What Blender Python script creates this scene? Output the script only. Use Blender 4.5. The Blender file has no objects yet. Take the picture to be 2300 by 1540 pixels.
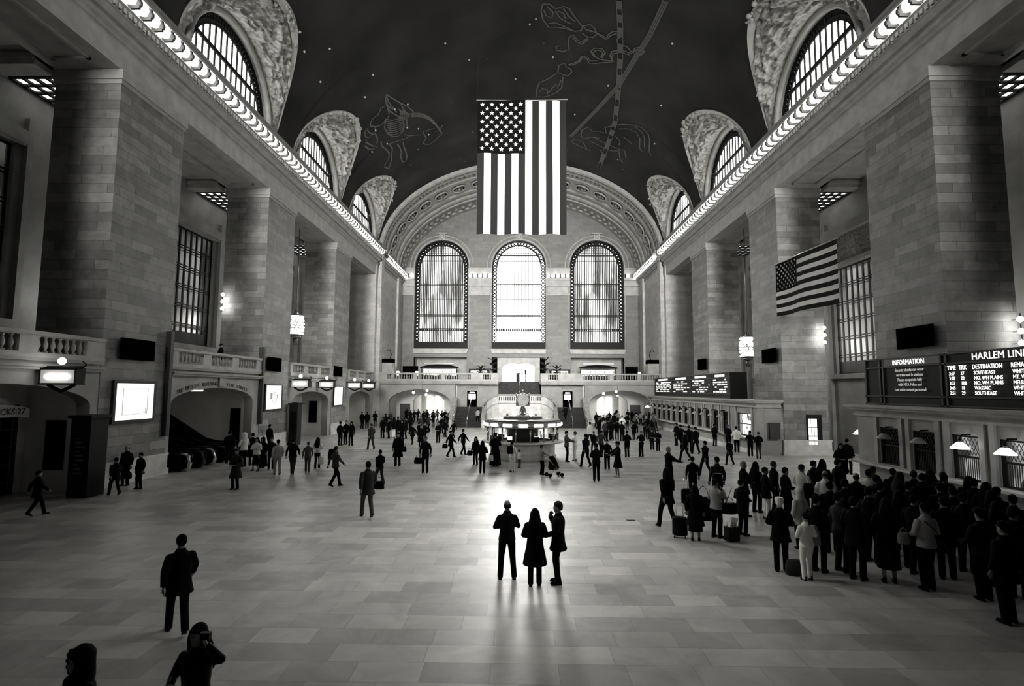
import bpy, bmesh, math, random
from mathutils import Vector, Matrix, noise
random.seed(7)
S = bpy.context.scene
COL = S.collection
PI = math.pi

# ---------------------------------------------------------------- materials
def tone(v, k=1.0):
    return (v, v * (1 - .012 * k), v * (1 - .05 * k), 1)

def mat(name, v, rough=.6, metal=0, spec=.5, emit=0, ecol=None):
    m = bpy.data.materials.new(name); m.use_nodes = True
    b = m.node_tree.nodes['Principled BSDF']
    b.inputs['Base Color'].default_value = tone(v)
    b.inputs['Roughness'].default_value = rough
    b.inputs['Metallic'].default_value = metal
    b.inputs['Specular IOR Level'].default_value = spec
    if emit:
        b.inputs['Emission Color'].default_value = ecol or (1, .985, .95, 1)
        b.inputs['Emission Strength'].default_value = emit
    return m

def nd(nt, t, **kw):
    n = nt.nodes.new(t)
    for k, v in kw.items():
        setattr(n, k, v)
    return n

def mottle(m, v1, v2, scale=3, detail=4, coord='Object', bump=0):
    """procedural two tone mottling on a principled material"""
    nt = m.node_tree; b = nt.nodes['Principled BSDF']
    tc = nd(nt, 'ShaderNodeTexCoord'); no = nd(nt, 'ShaderNodeTexNoise')
    no.inputs['Scale'].default_value = scale; no.inputs['Detail'].default_value = detail
    r = nd(nt, 'ShaderNodeValToRGB')
    r.color_ramp.elements[0].position = .35; r.color_ramp.elements[1].position = .68
    r.color_ramp.elements[0].color = tone(v1); r.color_ramp.elements[1].color = tone(v2)
    nt.links.new(tc.outputs[coord], no.inputs['Vector'])
    nt.links.new(no.outputs['Fac'], r.inputs['Fac'])
    nt.links.new(r.outputs['Color'], b.inputs['Base Color'])
    if bump:
        bp = nd(nt, 'ShaderNodeBump'); bp.inputs['Strength'].default_value = bump
        nt.links.new(no.outputs['Fac'], bp.inputs['Height'])
        nt.links.new(bp.outputs['Normal'], b.inputs['Normal'])
    return m

def brick_mat(name, c1, c2, mortar, bw, bh, msize, floor=False, rough=.55, mott=.35, spec=.5, nscale=1.4):
    m = mat(name, .5, rough, spec=spec)
    nt = m.node_tree; b = nt.nodes['Principled BSDF']; L = nt.links.new
    g = nd(nt, 'ShaderNodeNewGeometry')
    sp = nd(nt, 'ShaderNodeSeparateXYZ'); L(g.outputs['Position'], sp.inputs[0])
    cb = nd(nt, 'ShaderNodeCombineXYZ')
    if floor:
        L(sp.outputs['X'], cb.inputs['X']); L(sp.outputs['Y'], cb.inputs['Y'])
    else:
        sn = nd(nt, 'ShaderNodeSeparateXYZ'); L(g.outputs['True Normal'], sn.inputs[0])
        ab = nd(nt, 'ShaderNodeMath', operation='ABSOLUTE'); L(sn.outputs['X'], ab.inputs[0])
        gt = nd(nt, 'ShaderNodeMath', operation='GREATER_THAN'); L(ab.outputs[0], gt.inputs[0]); gt.inputs[1].default_value = .5
        mx = nd(nt, 'ShaderNodeMix'); L(gt.outputs[0], mx.inputs['Factor'])
        L(sp.outputs['X'], mx.inputs[2]); L(sp.outputs['Y'], mx.inputs[3])
        L(mx.outputs[0], cb.inputs['X']); L(sp.outputs['Z'], cb.inputs['Y'])
    br = nd(nt, 'ShaderNodeTexBrick'); L(cb.outputs[0], br.inputs['Vector'])
    br.offset = .41; br.offset_frequency = 2; br.squash = 1.45; br.squash_frequency = 3
    br.inputs['Color1'].default_value = tone(c1); br.inputs['Color2'].default_value = tone(c2)
    br.inputs['Mortar'].default_value = tone(mortar); br.inputs['Scale'].default_value = 1
    br.inputs['Mortar Size'].default_value = msize; br.inputs['Brick Width'].default_value = bw
    br.inputs['Row Height'].default_value = bh; br.inputs['Mortar Smooth'].default_value = .3
    no = nd(nt, 'ShaderNodeTexNoise'); L(g.outputs['Position'], no.inputs['Vector'])
    no.inputs['Scale'].default_value = nscale; no.inputs['Detail'].default_value = 6; no.inputs['Roughness'].default_value = .6
    no.inputs['Distortion'].default_value = .8
    rp = nd(nt, 'ShaderNodeMapRange'); L(no.outputs['Fac'], rp.inputs['Value'])
    rp.inputs['From Min'].default_value = .3; rp.inputs['From Max'].default_value = .7
    rp.inputs['To Min'].default_value = 1 - mott; rp.inputs['To Max'].default_value = 1 + mott * .4
    mu = nd(nt, 'ShaderNodeMix', data_type='RGBA', blend_type='MULTIPLY'); mu.inputs['Factor'].default_value = 1
    L(br.outputs['Color'], mu.inputs[6]); L(rp.outputs[0], mu.inputs[7]); L(mu.outputs[2], b.inputs['Base Color'])
    return m

M = {}
M['stone'] = brick_mat('stone_blocks', .28, .145, .08, 1.5, .43, .012)
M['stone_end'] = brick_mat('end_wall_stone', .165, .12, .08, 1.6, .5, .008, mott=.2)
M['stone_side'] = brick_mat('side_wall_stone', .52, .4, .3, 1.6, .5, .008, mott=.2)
M['plain_stone'] = mottle(mat('plain_stone', .3, .6), .22, .32, .8, 6)
M['trim'] = mottle(mat('moulded_stone', .35, .55), .28, .38, 1.5, 5)
M['dark_trim'] = mottle(mat('dark_ornament', .2, .7), .1, .3, 6, 5, bump=.5)  # dark and mid tones mottled at random over the carving
M['relief'] = mottle(mat('carved_relief', .4, .7), .22, .5, 5, 6, bump=.6)
M['floor'] = brick_mat('marble_floor', .45, .26, .2, 1.05, .59, .006, floor=True, rough=.4, mott=.28, spec=.5, nscale=1.1)
M['bronze'] = mat('dark_bronze', .008, .6, .2, .2)
M['bronze2'] = mat('grey_bronze', .045, .5, .3, .3)
M['black'] = mat('black_panel', .001, .8, spec=.0)
M['blackgloss'] = mat('black_gloss', .002, .35, spec=.12)
M['steel'] = mat('brushed_steel', .6, .3, 1)
M['brass'] = mat('polished_brass', .4, .25, 1)
M['booth_roof'] = mat('booth_roof_metal', .16, .45, .2)
M['marble'] = mottle(mat('pale_marble', .6, .3), .5, .68, 2, 6)
M['plaster'] = mottle(mat('white_plaster', .7, .7), .6, .72, 1, 3)
M['white'] = mat('white_enamel', .8, .4)
M['lamp'] = mat('glowing_bulb', .9, emit=9)
M['lamp_soft'] = mat('glowing_shade', .9, emit=6)
M['globe'] = mat('glowing_globe', .9, emit=22)
M['globe_big'] = mat('chandelier_globe', .9, emit=45)
M['tube'] = mat('glowing_tube', .9, emit=9)
M['sky_side'] = mat('daylight_pane_side', .9, emit=1.35)
M['sky_mid'] = mat('daylight_pane_middle', .9, emit=2.8)
M['sky_lun'] = mat('daylight_pane_upper', .9, emit=2.0)
M['poster'] = mat('backlit_poster', .9, emit=1.5)
M['letters'] = mat('lit_letters', .9, emit=1.6)
M['letters_dim'] = mat('dim_letters', .5, emit=.35)
M['ink'] = mat('dark_lettering', .03, .7)
M['poster_ink'] = mat('poster_ink', .2, .7, emit=.25)
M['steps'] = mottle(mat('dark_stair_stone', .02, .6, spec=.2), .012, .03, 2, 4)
def clear_pane(m):
    nt = m.node_tree; out = nt.nodes['Material Output']; b = nt.nodes['Principled BSDF']
    b.inputs['Base Color'].default_value = (0, 0, 0, 1); b.inputs['Specular IOR Level'].default_value = 0
    ad = nd(nt, 'ShaderNodeAddShader'); tr = nd(nt, 'ShaderNodeBsdfTransparent')
    nt.links.new(b.outputs[0], ad.inputs[0]); nt.links.new(tr.outputs[0], ad.inputs[1]); nt.links.new(ad.outputs[0], out.inputs['Surface'])
for k in ('sky_side', 'sky_mid', 'sky_lun'): clear_pane(M[k])
M['glass'] = mat('dim_window_glass', .08, .15, emit=.02)
M['cloth_w'] = mottle(mat('flag_white', .8, .8), .56, .64, 2, 3)
M['cloth_r'] = mat('flag_red', .011, .9, spec=.1)
M['cloth_b'] = mat('flag_blue', .002, .9, spec=.05)
M['foliage'] = mat('dark_foliage', .02, .6)

# ---------------------------------------------------------------- mesh building
class MB:
    def __init__(s): s.v = []; s.f = []; s.sm = []
    def add(s, vs, fs, smooth=False):
        o = len(s.v); s.v += [tuple(p) for p in vs]
        s.f += [tuple(i + o for i in f) for f in fs]; s.sm += [smooth] * len(fs); return s
    def box(s, x0, x1, y0, y1, z0, z1):
        vs = [(x, y, z) for z in (z0, z1) for y in (y0, y1) for x in (x0, x1)]
        return s.add(vs, [(0, 2, 3, 1), (4, 5, 7, 6), (0, 1, 5, 4), (2, 6, 7, 3), (0, 4, 6, 2), (1, 3, 7, 5)])
    def cbox(s, c, d, rz=0, ry=0, rx=0):
        R = Matrix.Rotation(rz, 3, 'Z') @ Matrix.Rotation(ry, 3, 'Y') @ Matrix.Rotation(rx, 3, 'X')
        vs = [Vector(c) + R @ Vector((x * d[0] / 2, y * d[1] / 2, z * d[2] / 2)) for z in (-1, 1) for y in (-1, 1) for x in (-1, 1)]
        return s.add(vs, [(0, 2, 3, 1), (4, 5, 7, 6), (0, 1, 5, 4), (2, 6, 7, 3), (0, 4, 6, 2), (1, 3, 7, 5)])
    def bar(s, a, b, w, h=None):
        """square bar between two points"""
        a = Vector(a); b = Vector(b); d = b - a; h = h or w
        if d.length < 1e-6: return s
        d.normalize(); u = d.cross(Vector((0, 0, 1)))
        if u.length < 1e-3: u = Vector((1, 0, 0))
        u.normalize(); v = d.cross(u)
        vs = [p + u * i * w / 2 + v * j * h / 2 for p in (a, b) for i, j in ((-1, -1), (1, -1), (1, 1), (-1, 1))]
        return s.add(vs, [(0, 1, 2, 3), (7, 6, 5, 4), (0, 4, 5, 1), (1, 5, 6, 2), (2, 6, 7, 3), (3, 7, 4, 0)])
    def tube(s, pts, rad, n=10, flat=1.0, cap=True):
        pts = [Vector(p) for p in pts]
        if not hasattr(rad, '__len__'): rad = [rad] * len(pts)
        P = list(pts); Rr = list(rad)
        vs = []; u = None
        for i, p in enumerate(P):
            t = (P[min(i + 1, len(P) - 1)] - P[max(i - 1, 0)])
            t.normalize()
            if u is None:
                u = t.cross(Vector((0, 0, 1)))
                if u.length < .05: u = t.cross(Vector((0, 1, 0)))
            u = (u - t * u.dot(t)).normalized(); w = t.cross(u)
            for k in range(n):
                a = 2 * PI * k / n
                vs.append(p + u * math.cos(a) * Rr[i] + w * math.sin(a) * Rr[i] * flat)
        fs = []
        for i in range(len(P) - 1):
            for k in range(n):
                fs.append((i * n + k, i * n + (k + 1) % n, (i + 1) * n + (k + 1) % n, (i + 1) * n + k))
        s.add(vs, fs, True)
        if cap:
            o = len(s.v) - len(vs)
            s.f += [tuple(o + k for k in range(n))[::-1], tuple(o + (len(P) - 1) * n + k for k in range(n))]; s.sm += [False] * 2
        return s
    def lathe(s, prof, c=(0, 0, 0), n=16, cap=True):
        vs = []; fs = []
        for r, z in prof:
            for k in range(n):
                a = 2 * PI * k / n; vs.append((c[0] + r * math.cos(a), c[1] + r * math.sin(a), c[2] + z))
        for i in range(len(prof) - 1):
            for k in range(n):
                fs.append((i * n + k, i * n + (k + 1) % n, (i + 1) * n + (k + 1) % n, (i + 1) * n + k))
        if cap: fs += [tuple(range(n))[::-1], tuple((len(prof) - 1) * n + k for k in range(n))]
        return s.add(vs, fs, True)
    def sphere(s, c, r, n=10, m=7):
        if not hasattr(r, '__len__'): r = (r, r, r)
        vs = [(c[0], c[1], c[2] - r[2])]
        for i in range(1, m):
            t = PI * i / m
            for k in range(n):
                a = 2 * PI * k / n
                vs.append((c[0] + r[0] * math.sin(t) * math.cos(a), c[1] + r[1] * math.sin(t) * math.sin(a), c[2] - r[2] * math.cos(t)))
        vs.append((c[0], c[1], c[2] + r[2])); fs = []
        for k in range(n):
            fs.append((0, 1 + (k + 1) % n, 1 + k))
            for i in range(m - 2):
                fs.append((1 + i * n + k, 1 + i * n + (k + 1) % n, 1 + (i + 1) * n + (k + 1) % n, 1 + (i + 1) * n + k))
            fs.append((1 + (m - 2) * n + k, 1 + (m - 2) * n + (k + 1) % n, len(vs) - 1))
        return s.add(vs, fs, True)
    def rings(s, rs, n=18):
        """horizontal elliptic rings (z, rx, ry, cx, cy)"""
        vs = []; fs = []
        for z, rx, ry, cx, cy in rs:
            for k in range(n):
                a = 2 * PI * k / n; vs.append((cx + rx * math.cos(a), cy + ry * math.sin(a), z))
        for i in range(len(rs) - 1):
            for k in range(n):
                fs.append((i * n + k, i * n + (k + 1) % n, (i + 1) * n + (k + 1) % n, (i + 1) * n + k))
        fs += [tuple(range(n))[::-1], tuple((len(rs) - 1) * n + k for k in range(n))]
        return s.add(vs, fs, True)
    def grid(s, rows, smooth=True, close=False):
        nr = len(rows); nc = len(rows[0]); vs = [p for r in rows for p in r]; fs = []
        for i in range(nr - 1):
            for j in range(nc - (0 if close else 1)):
                fs.append((i * nc + j, i * nc + (j + 1) % nc, (i + 1) * nc + (j + 1) % nc, (i + 1) * nc + j))
        return s.add(vs, fs, smooth)
    def extrude_y(s, prof, y0, y1, cap=True):
        n = len(prof)
        vs = [(x, y0, z) for x, z in prof] + [(x, y1, z) for x, z in prof]
        fs = [(i, (i + 1) % n, n + (i + 1) % n, n + i) for i in range(n)]
        if cap: fs += [tuple(range(n)), tuple(range(2 * n - 1, n - 1, -1))]
        return s.add(vs, fs)
    def extrude_x(s, prof, x0, x1):
        n = len(prof)
        vs = [(x0, y, z) for y, z in prof] + [(x1, y, z) for y, z in prof]
        fs = [(i, (i + 1) % n, n + (i + 1) % n, n + i) for i in range(n)] + [tuple(range(n)), tuple(range(2 * n - 1, n - 1, -1))]
        return s.add(vs, fs)
    def prism(s, poly, ax, a, b):
        """polygon in (u,z) extruded along axis: ax 'x' -> u is y ; ax 'y' -> u is x"""
        n = len(poly)
        f = (lambda u, z, d: (d, u, z)) if ax == 'x' else (lambda u, z, d: (u, d, z))
        vs = [f(u, z, a) for u, z in poly] + [f(u, z, b) for u, z in poly]
        fs = [(i, (i + 1) % n, n + (i + 1) % n, n + i) for i in range(n)] + [tuple(range(n)), tuple(range(2 * n - 1, n - 1, -1))]
        return s.add(vs, fs)
    def arch_wall(s, ax, pos, back, u0, u1, z0, z1, ops, n=24):
        f = (lambda u, z, d: (d, u, z)) if ax == 'x' else (lambda u, z, d: (u, d, z))
        br = {u0, u1}
        for ua, ub, zb, zs, rise in ops:
            k = n if rise else 1
            for i in range(k + 1):
                # cosine spacing keeps the springing smooth
                t = (1 - math.cos(PI * i / k)) / 2 if rise else i / k
                br.add(ua + (ub - ua) * t)
        br = sorted(b for b in br if u0 <= b <= u1)
        def top(u, o):
            c = (o[0] + o[1]) / 2; a = (o[1] - o[0]) / 2
            return o[3] + o[4] * math.sqrt(max(0, 1 - ((u - c) / a) ** 2))
        q = lambda *p: s.add([f(*x) for x in p], [(0, 1, 2, 3)])
        for a, b in zip(br, br[1:]):
            if b - a < 1e-6: continue
            m = (a + b) / 2; o = next((o for o in ops if o[0] < m < o[1]), None)
            for d in (pos, back):
                if o is None: q((a, z0, d), (b, z0, d), (b, z1, d), (a, z1, d))
                else:
                    if o[2] > z0: q((a, z0, d), (b, z0, d), (b, o[2], d), (a, o[2], d))
                    q((a, top(a, o), d), (b, top(b, o), d), (b, z1, d), (a, z1, d))
            if o is not None:
                q((a, top(a, o), pos), (b, top(b, o), pos), (b, top(b, o), back), (a, top(a, o), back))
                if o[2] > z0: q((a, o[2], pos), (b, o[2], pos), (b, o[2], back), (a, o[2], back))
        for ua, ub, zb, zs, rise in ops:
            for u in (ua, ub): q((u, zb, pos), (u, zs, pos), (u, zs, back), (u, zb, back))
        q((u0, z1, pos), (u1, z1, pos), (u1, z1, back), (u0, z1, back))
        for u in (u0, u1): q((u, z0, pos), (u, z1, pos), (u, z1, back), (u, z0, back))
        return s
    def mesh(s, name):
        me = bpy.data.meshes.new(name); me.from_pydata(s.v, [], s.f)
        if any(s.sm): me.polygons.foreach_set('use_smooth', s.sm)
        me.update(); return me
    def build(s, name, m, parent=None, loc=None):
        me = s.mesh(name)
        if m is not None: me.materials.append(m)
        return link(name, me, parent, loc)

def link(name, me, parent=None, loc=None):
    o = bpy.data.objects.new(name, me); COL.objects.link(o)
    if parent is not None: o.parent = parent
    if loc is not None: o.location = loc
    return o

def tag(o, label=None, cat=None, group=None, kind=None):
    if label: o['label'] = label
    if cat: o['category'] = cat
    if group: o['group'] = group
    if kind: o['kind'] = kind
    return o

def thing(name, label, cat, loc=(0, 0, 0), rz=0, group=None, kind=None):
    o = bpy.data.objects.new(name, None); COL.objects.link(o)
    o.empty_display_size = .2; o.location = loc; o.rotation_euler = (0, 0, rz)
    return tag(o, label, cat, group, kind)

def copy_tree(o, parent=None):
    kids = list(o.children); c = o.copy(); COL.objects.link(c); c.parent = parent
    for k in kids: copy_tree(k, c)
    return c

def struct(name, mb, m, parent=None, label=None, cat=None):
    o = mb.build(name, m, parent)
    if parent is None:
        o['kind'] = 'structure'
        tag(o, label, cat)
    return o

def evaluated(o):
    dg = bpy.context.evaluated_depsgraph_get(); dg.update()
    me = bpy.data.meshes.new_from_object(o.evaluated_get(dg)); return me

def text(name, s, size, loc, facing, m, parent=None, extrude=.01, align='LEFT', xs=1.0):
    cu = bpy.data.curves.new(name, 'FONT'); cu.body = s; cu.size = size; cu.extrude = extrude
    cu.align_x = align; cu.resolution_u = 2
    t = bpy.data.objects.new(name, cu); COL.objects.link(t)
    me = evaluated(t); bpy.data.objects.remove(t); me.name = name
    X = {'-x': (0, -1, 0), '+x': (0, 1, 0), '-y': (1, 0, 0)}[facing]
    N = {'-x': (-1, 0, 0), '+x': (1, 0, 0), '-y': (0, -1, 0)}[facing]
    R = Matrix((X, (0, 0, 1), N)).transposed()
    T = Matrix.Translation(loc) @ R.to_4x4() @ Matrix.Diagonal((xs, 1, 1, 1))
    me.transform(T); me.materials.clear(); me.materials.append(m)
    return link(name, me, parent)
# ================================================================ the hall
HW = 18.0            # half width to the pier faces
ZS, VB = 21.5, 12.0  # springing of the vault and its rise
PIERS = [(8.5, 13.0), (22.7, 27.2), (36.95, 41.4), (51.0, 55.5)]
LUN = [17.4, 31.6, 45.8, 59.5]
YE = 66.0            # where the side bays end
YW = 80.0            # the end wall
OW = 23.5            # outer wall behind the piers

fl = MB(); fl.box(-30, 30, -8, 96, -.3, 0)
struct('floor', fl, M['floor'], label='pale marble slab floor of the great hall', cat='floor')

# ---- piers
def pier(s, y0, y1, label, rear=YE):
    p = thing('stone_pier', label, 'pier', (s * 19.5, (y0 + y1) / 2, 0), group='tall square stone piers')
    b = MB(); w = 1.5; d = (y1 - y0) / 2
    b.box(-w, w, -d, d, 0, 18.6)
    b.build('shaft', M['stone'], p)
    q = MB(); q.box(-w - .1, w + .1, -d - .1, d + .1, 0, .95); q.box(-w - .16, w + .16, -d - .16, d + .16, .0, .3)
    q.box(-w - .14, w + .14, -d - .14, d + .14, .95, 1.05)
    q.build('plinth', M['marble'], p)
    q = MB(); q.box(-w - .12, w + .12, -d - .12, d + .12, 18.15, 18.6); q.box(-w - .06, w + .06, -d - .06, d + .06, 17.95, 18.15)
    q.build('capital_band', M['trim'], p)
    return p
nm = ['nearest the camera, out at the edge', 'nearest pier with the big backlit poster', 'second pier along the wall', 'third pier along the wall']
sd = {-1: 'left', 1: 'right'}
extra = {(-1, 0): 'stone pier outside the left edge of the view', (1, 0): 'stone pier outside the right edge of the view',
         (-1, 1): 'huge stone pier on the left holding the largest backlit poster', (1, 1): 'huge stone pier on the right behind the big information board',
         (-1, 2): 'second stone pier on the left, past the escalator arch', (1, 2): 'second stone pier on the right beside the wall flag',
         (-1, 3): 'third stone pier on the left with the narrow backlit poster', (1, 3): 'third stone pier on the right above the far departure board'}
for s in (-1, 1):
    for i, (a, b) in enumerate(PIERS):
        pier(s, a, b, extra[(s, i)])

# ---- solid wall from the last bay to the end wall, and outer walls with tall windows
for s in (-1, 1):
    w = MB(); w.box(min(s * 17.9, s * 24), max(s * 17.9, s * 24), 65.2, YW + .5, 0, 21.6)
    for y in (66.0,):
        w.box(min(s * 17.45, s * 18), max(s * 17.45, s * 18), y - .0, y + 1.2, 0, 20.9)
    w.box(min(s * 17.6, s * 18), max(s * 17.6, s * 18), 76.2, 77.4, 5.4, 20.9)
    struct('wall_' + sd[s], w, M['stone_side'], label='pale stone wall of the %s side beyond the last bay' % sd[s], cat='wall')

WINY = [(-.5, 9.5), (13.7, 23.9), (28.2, 40.3), (42.4, 53.8), (56.5, 65.0)]
for s in (-1, 1):
    zb, zt = (7.4, 15.6) if s < 0 else (5.6, 13.4)
    w = MB(); w.arch_wall('x', s * OW, s * (OW + .8), -8, 66, 0, 22, [(a + .3, b - .3, zb, zt, 0) for a, b in WINY])
    for a, b in WINY:                      # pilaster edges, sill and head mouldings
        for u in (a - .35, b + .05): w.box(min(s * (OW - .25), s * OW), max(s * (OW - .25), s * OW), u, u + .3, 0, 17)
        w.box(min(s * (OW - .3), s * OW), max(s * (OW - .3), s * OW), a, b, zb - .35, zb)
        w.box(min(s * (OW - .4), s * OW), max(s * (OW - .4), s * OW), a, b, zt + (.1 if s < 0 else 2.3), zt + (.7 if s < 0 else 3.0))
        w.box(min(s * (OW - .25), s * OW), max(s * (OW - .25), s * OW), a, b, zt + .02, zt + .3)
    struct('wall_outer_' + sd[s], w, M['plain_stone'], label='outer stone wall behind the %s piers with tall windows' % sd[s], cat='wall')
    for k, (a, b) in enumerate(WINY):
        n = 'window_%d' % (20 + k + (0 if s < 0 else 5))
        r = thing(n, 'tall bronze grille window in the outer wall behind the %s piers' % sd[s], 'window', (s * (OW + .3), (a + b) / 2, zb), kind='structure')
        hw = (b - a) / 2 - .3; H = zt - zb
        g = MB()
        nb = int((2 * hw) / .62)
        for i in range(nb + 1):
            y = -hw + 2 * hw * i / nb; g.bar((-.04 * s, y, 0), (-.04 * s, y, H), .09, .12)
        nz = 6
        for i in range(nz + 1):
            z = H * i / nz
            for dz in (-.09, .09): g.bar((-.08 * s, -hw, min(max(z + dz, .05), H - .05)), (-.08 * s, hw, min(max(z + dz, .05), H - .05)), .06, .07)
        g.box(-.08, .08, -hw, hw, 0, .9)
        g.build('grille', M['bronze'] if s < 0 else M['bronze2'], r)
        p = MB(); p.box(s * .15, s * .2, -hw, hw, 0, H) if s > 0 else p.box(-.2, -.15, -hw, hw, 0, H)
        gm = mat('side_glass', .05, .2); nt = gm.node_tree; bs = nt.nodes['Principled BSDF']
        tc = nd(nt, 'ShaderNodeTexCoord'); no = nd(nt, 'ShaderNodeTexNoise'); no.inputs['Scale'].default_value = .35 if s < 0 else .22; no.inputs['Detail'].default_value = 3
        ra = nd(nt, 'ShaderNodeValToRGB'); e = ra.color_ramp.elements
        if s < 0: e[0].position = .42; e[0].color = (.03, .03, .028, 1); e[1].position = .72; e[1].color = (.22, .22, .2, 1)
        else: e[0].position = .38; e[0].color = (.1, .1, .095, 1); e[1].position = .62; e[1].color = (.8, .79, .76, 1)
        nt.links.new(tc.outputs['Object'], no.inputs['Vector']); nt.links.new(no.outputs['Fac'], ra.inputs['Fac'])
        nt.links.new(ra.outputs['Color'], bs.inputs['Emission Color']); bs.inputs['Emission Strength'].default_value = .5
        p.build('pane', gm, r)
        if s > 0:      # carved frieze over each right-hand window
            f = MB(); N = 60
            rows = []
            for i in range(13):
                z = H + .35 + 1.9 * i / 12; row = []
                for j in range(N + 1):
                    y = -hw + 2 * hw * j / N
                    c = abs(noise.noise(Vector((y * 1.6, z * 1.6, 3.1)))) * .35 + .18 * max(0, math.cos(y * 2.4)) * max(0, math.sin(PI * i / 12))
                    row.append((-.3 - .5 * c, y, z))
                rows.append(row)
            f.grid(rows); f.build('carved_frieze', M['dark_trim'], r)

# ---- aisle ceiling between piers and outer wall, with cross beams and skylights
for s in (-1, 1):
    c = MB(); x0, x1 = sorted((s * 21.2, s * OW))
    c.box(x0, x1, -8, 66, 18.95, 19.2)
    for a, b in PIERS:                     # cross beams at each pier
        c.box(x0, x1, a - .9, a, 18.35, 19.0); c.box(x0, x1, b, b + .7, 18.35, 19.0)
        c.box(x0, x1, a - 1.0, b + .8, 18.6, 18.8)
    struct('ceiling_aisle_' + sd[s], c, M['trim'], label='coffered aisle ceiling behind the %s piers' % sd[s], cat='ceiling')
    for k, (a, b) in enumerate(PIERS[1:]):
        t = thing('skylight', 'gridded skylight in the %s aisle ceiling behind the %s pier' % (sd[s], ['nearest', 'second', 'third'][k]), 'skylight', (s * 22.3, (a + b) / 2, 18.5))
        g = MB(); g.box(-1.1, 1.1, -2, 2, .0, .02); g.build('glass', mat('skylight_glass', .8, emit=2.2), t)
        g = MB()
        for i in range(7): g.bar((-1.1, -2 + 4 * i / 6, -.06), (1.1, -2 + 4 * i / 6, -.06), .16, .1)
        for i in range(5): g.bar((-1.1 + 2.2 * i / 4, -2, -.06), (-1.1 + 2.2 * i / 4, 2, -.06), .14, .1)
        g.build('lattice', M['bronze'], t)

# ---- entablature along both sides (profile extruded)
prof = [(0, 18.6), (0, 19.75), (.08, 19.8), (.08, 19.95), (.2, 20.05), (.2, 20.15), (.12, 20.18), (.12, 20.32), (.28, 20.36), (.42, 20.52),
        (.42, 20.62), (.5, 20.66), (.5, 20.98), (.56, 21.03), (.62, 21.06), (.62, 21.1), (.45, 21.14), (.45, 21.62), (.8, 21.68), (.95, 21.72), (.95, 21.86),
        (.4, 21.95), (.3, 22.5), (.42, 22.58), (.42, 22.72), (.15, 22.8), (0, 22.8), (-.6, 22.8), (-3, 22.0), (-3, 18.6)]
for s in (-1, 1):
    e = MB(); e.extrude_y([(s * (HW - p), z) for p, z in prof], -8, YE)
    # sunk soffit panels between piers
    P = [(-8, 8.5)] + [(PIERS[i][1], PIERS[i + 1][0]) for i in range(3)] + [(PIERS[3][1], 65.2)]
    for a, b in P:
        xs = sorted((s * 18.7, s * 20.4))
        for q in ((xs[0], xs[1], a + .9, a + 1.05), (xs[0], xs[1], b - 1.05, b - .9), (xs[0], xs[0] + .15, a + .9, b - .9), (xs[1] - .15, xs[1], a + .9, b - .9)):
            e.box(*q, 18.5, 18.62)
    e2 = [(s * (HW - .15 - p), z) for p, z in prof]
    e.extrude_y(e2, YE, YE + 1.4)
    e.extrude_y([(s * (HW - .0 - p), z) for p, z in prof], YE + 1.4, YW)
    struct('trim_entablature_' + sd[s], e, M['trim'], label='long moulded stone cornice along the %s side' % sd[s], cat='cornice')
    d = MB()
    y = 14.0
    while y < 79:
        x = s * (HW - .5); xx = sorted((x, x - s * .1)); d.box(xx[0], xx[1], y, y + .16, 20.7, 20.93); y += .3
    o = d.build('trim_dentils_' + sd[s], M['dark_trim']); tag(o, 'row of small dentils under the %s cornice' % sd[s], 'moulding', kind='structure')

# ---- the painted vault with lunette penetrations
def ell(t, a=HW, b=VB): return (-a * math.cos(t), ZS + b * math.sin(t))
def lun_top(y):
    """height on the vault where the lunette shell cuts it, or None"""
    for c in LUN:
        u = (y - c) / 5.7
        if abs(u) < 1: return 23.3 + 5.15 * math.sqrt(1 - u * u)
    return None
ys = set()
for c in LUN:
    for i in range(33): ys.add(round(c - 5.7 * math.cos(PI * i / 32), 4))
y = -8.0
while y < 66: ys.add(y) if lun_top(y) is None else None; y += 1.0
ys.add(YE); ys = sorted(ys)
v = MB(); rows = []
NP = 72
for y in ys:
    zt = lun_top(y); t0 = 0
    zt = max(zt, 22.0) if zt else 22.0
    t0 = math.asin(min(1, (zt - ZS) / VB))
    rows.append([(lambda p: (p[0], y, p[1]))(ell(t0 + (PI - 2 * t0) * j / NP)) for j in range(NP + 1)])
v.grid(rows)
vm = mat('painted_vault', .04, .85, spec=.05)
mottle(vm, .03, .05, .25, 8, 'Object')
VAULT = struct('ceiling', v, vm, label='dark painted barrel vault with faint constellations', cat='ceiling')

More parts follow.
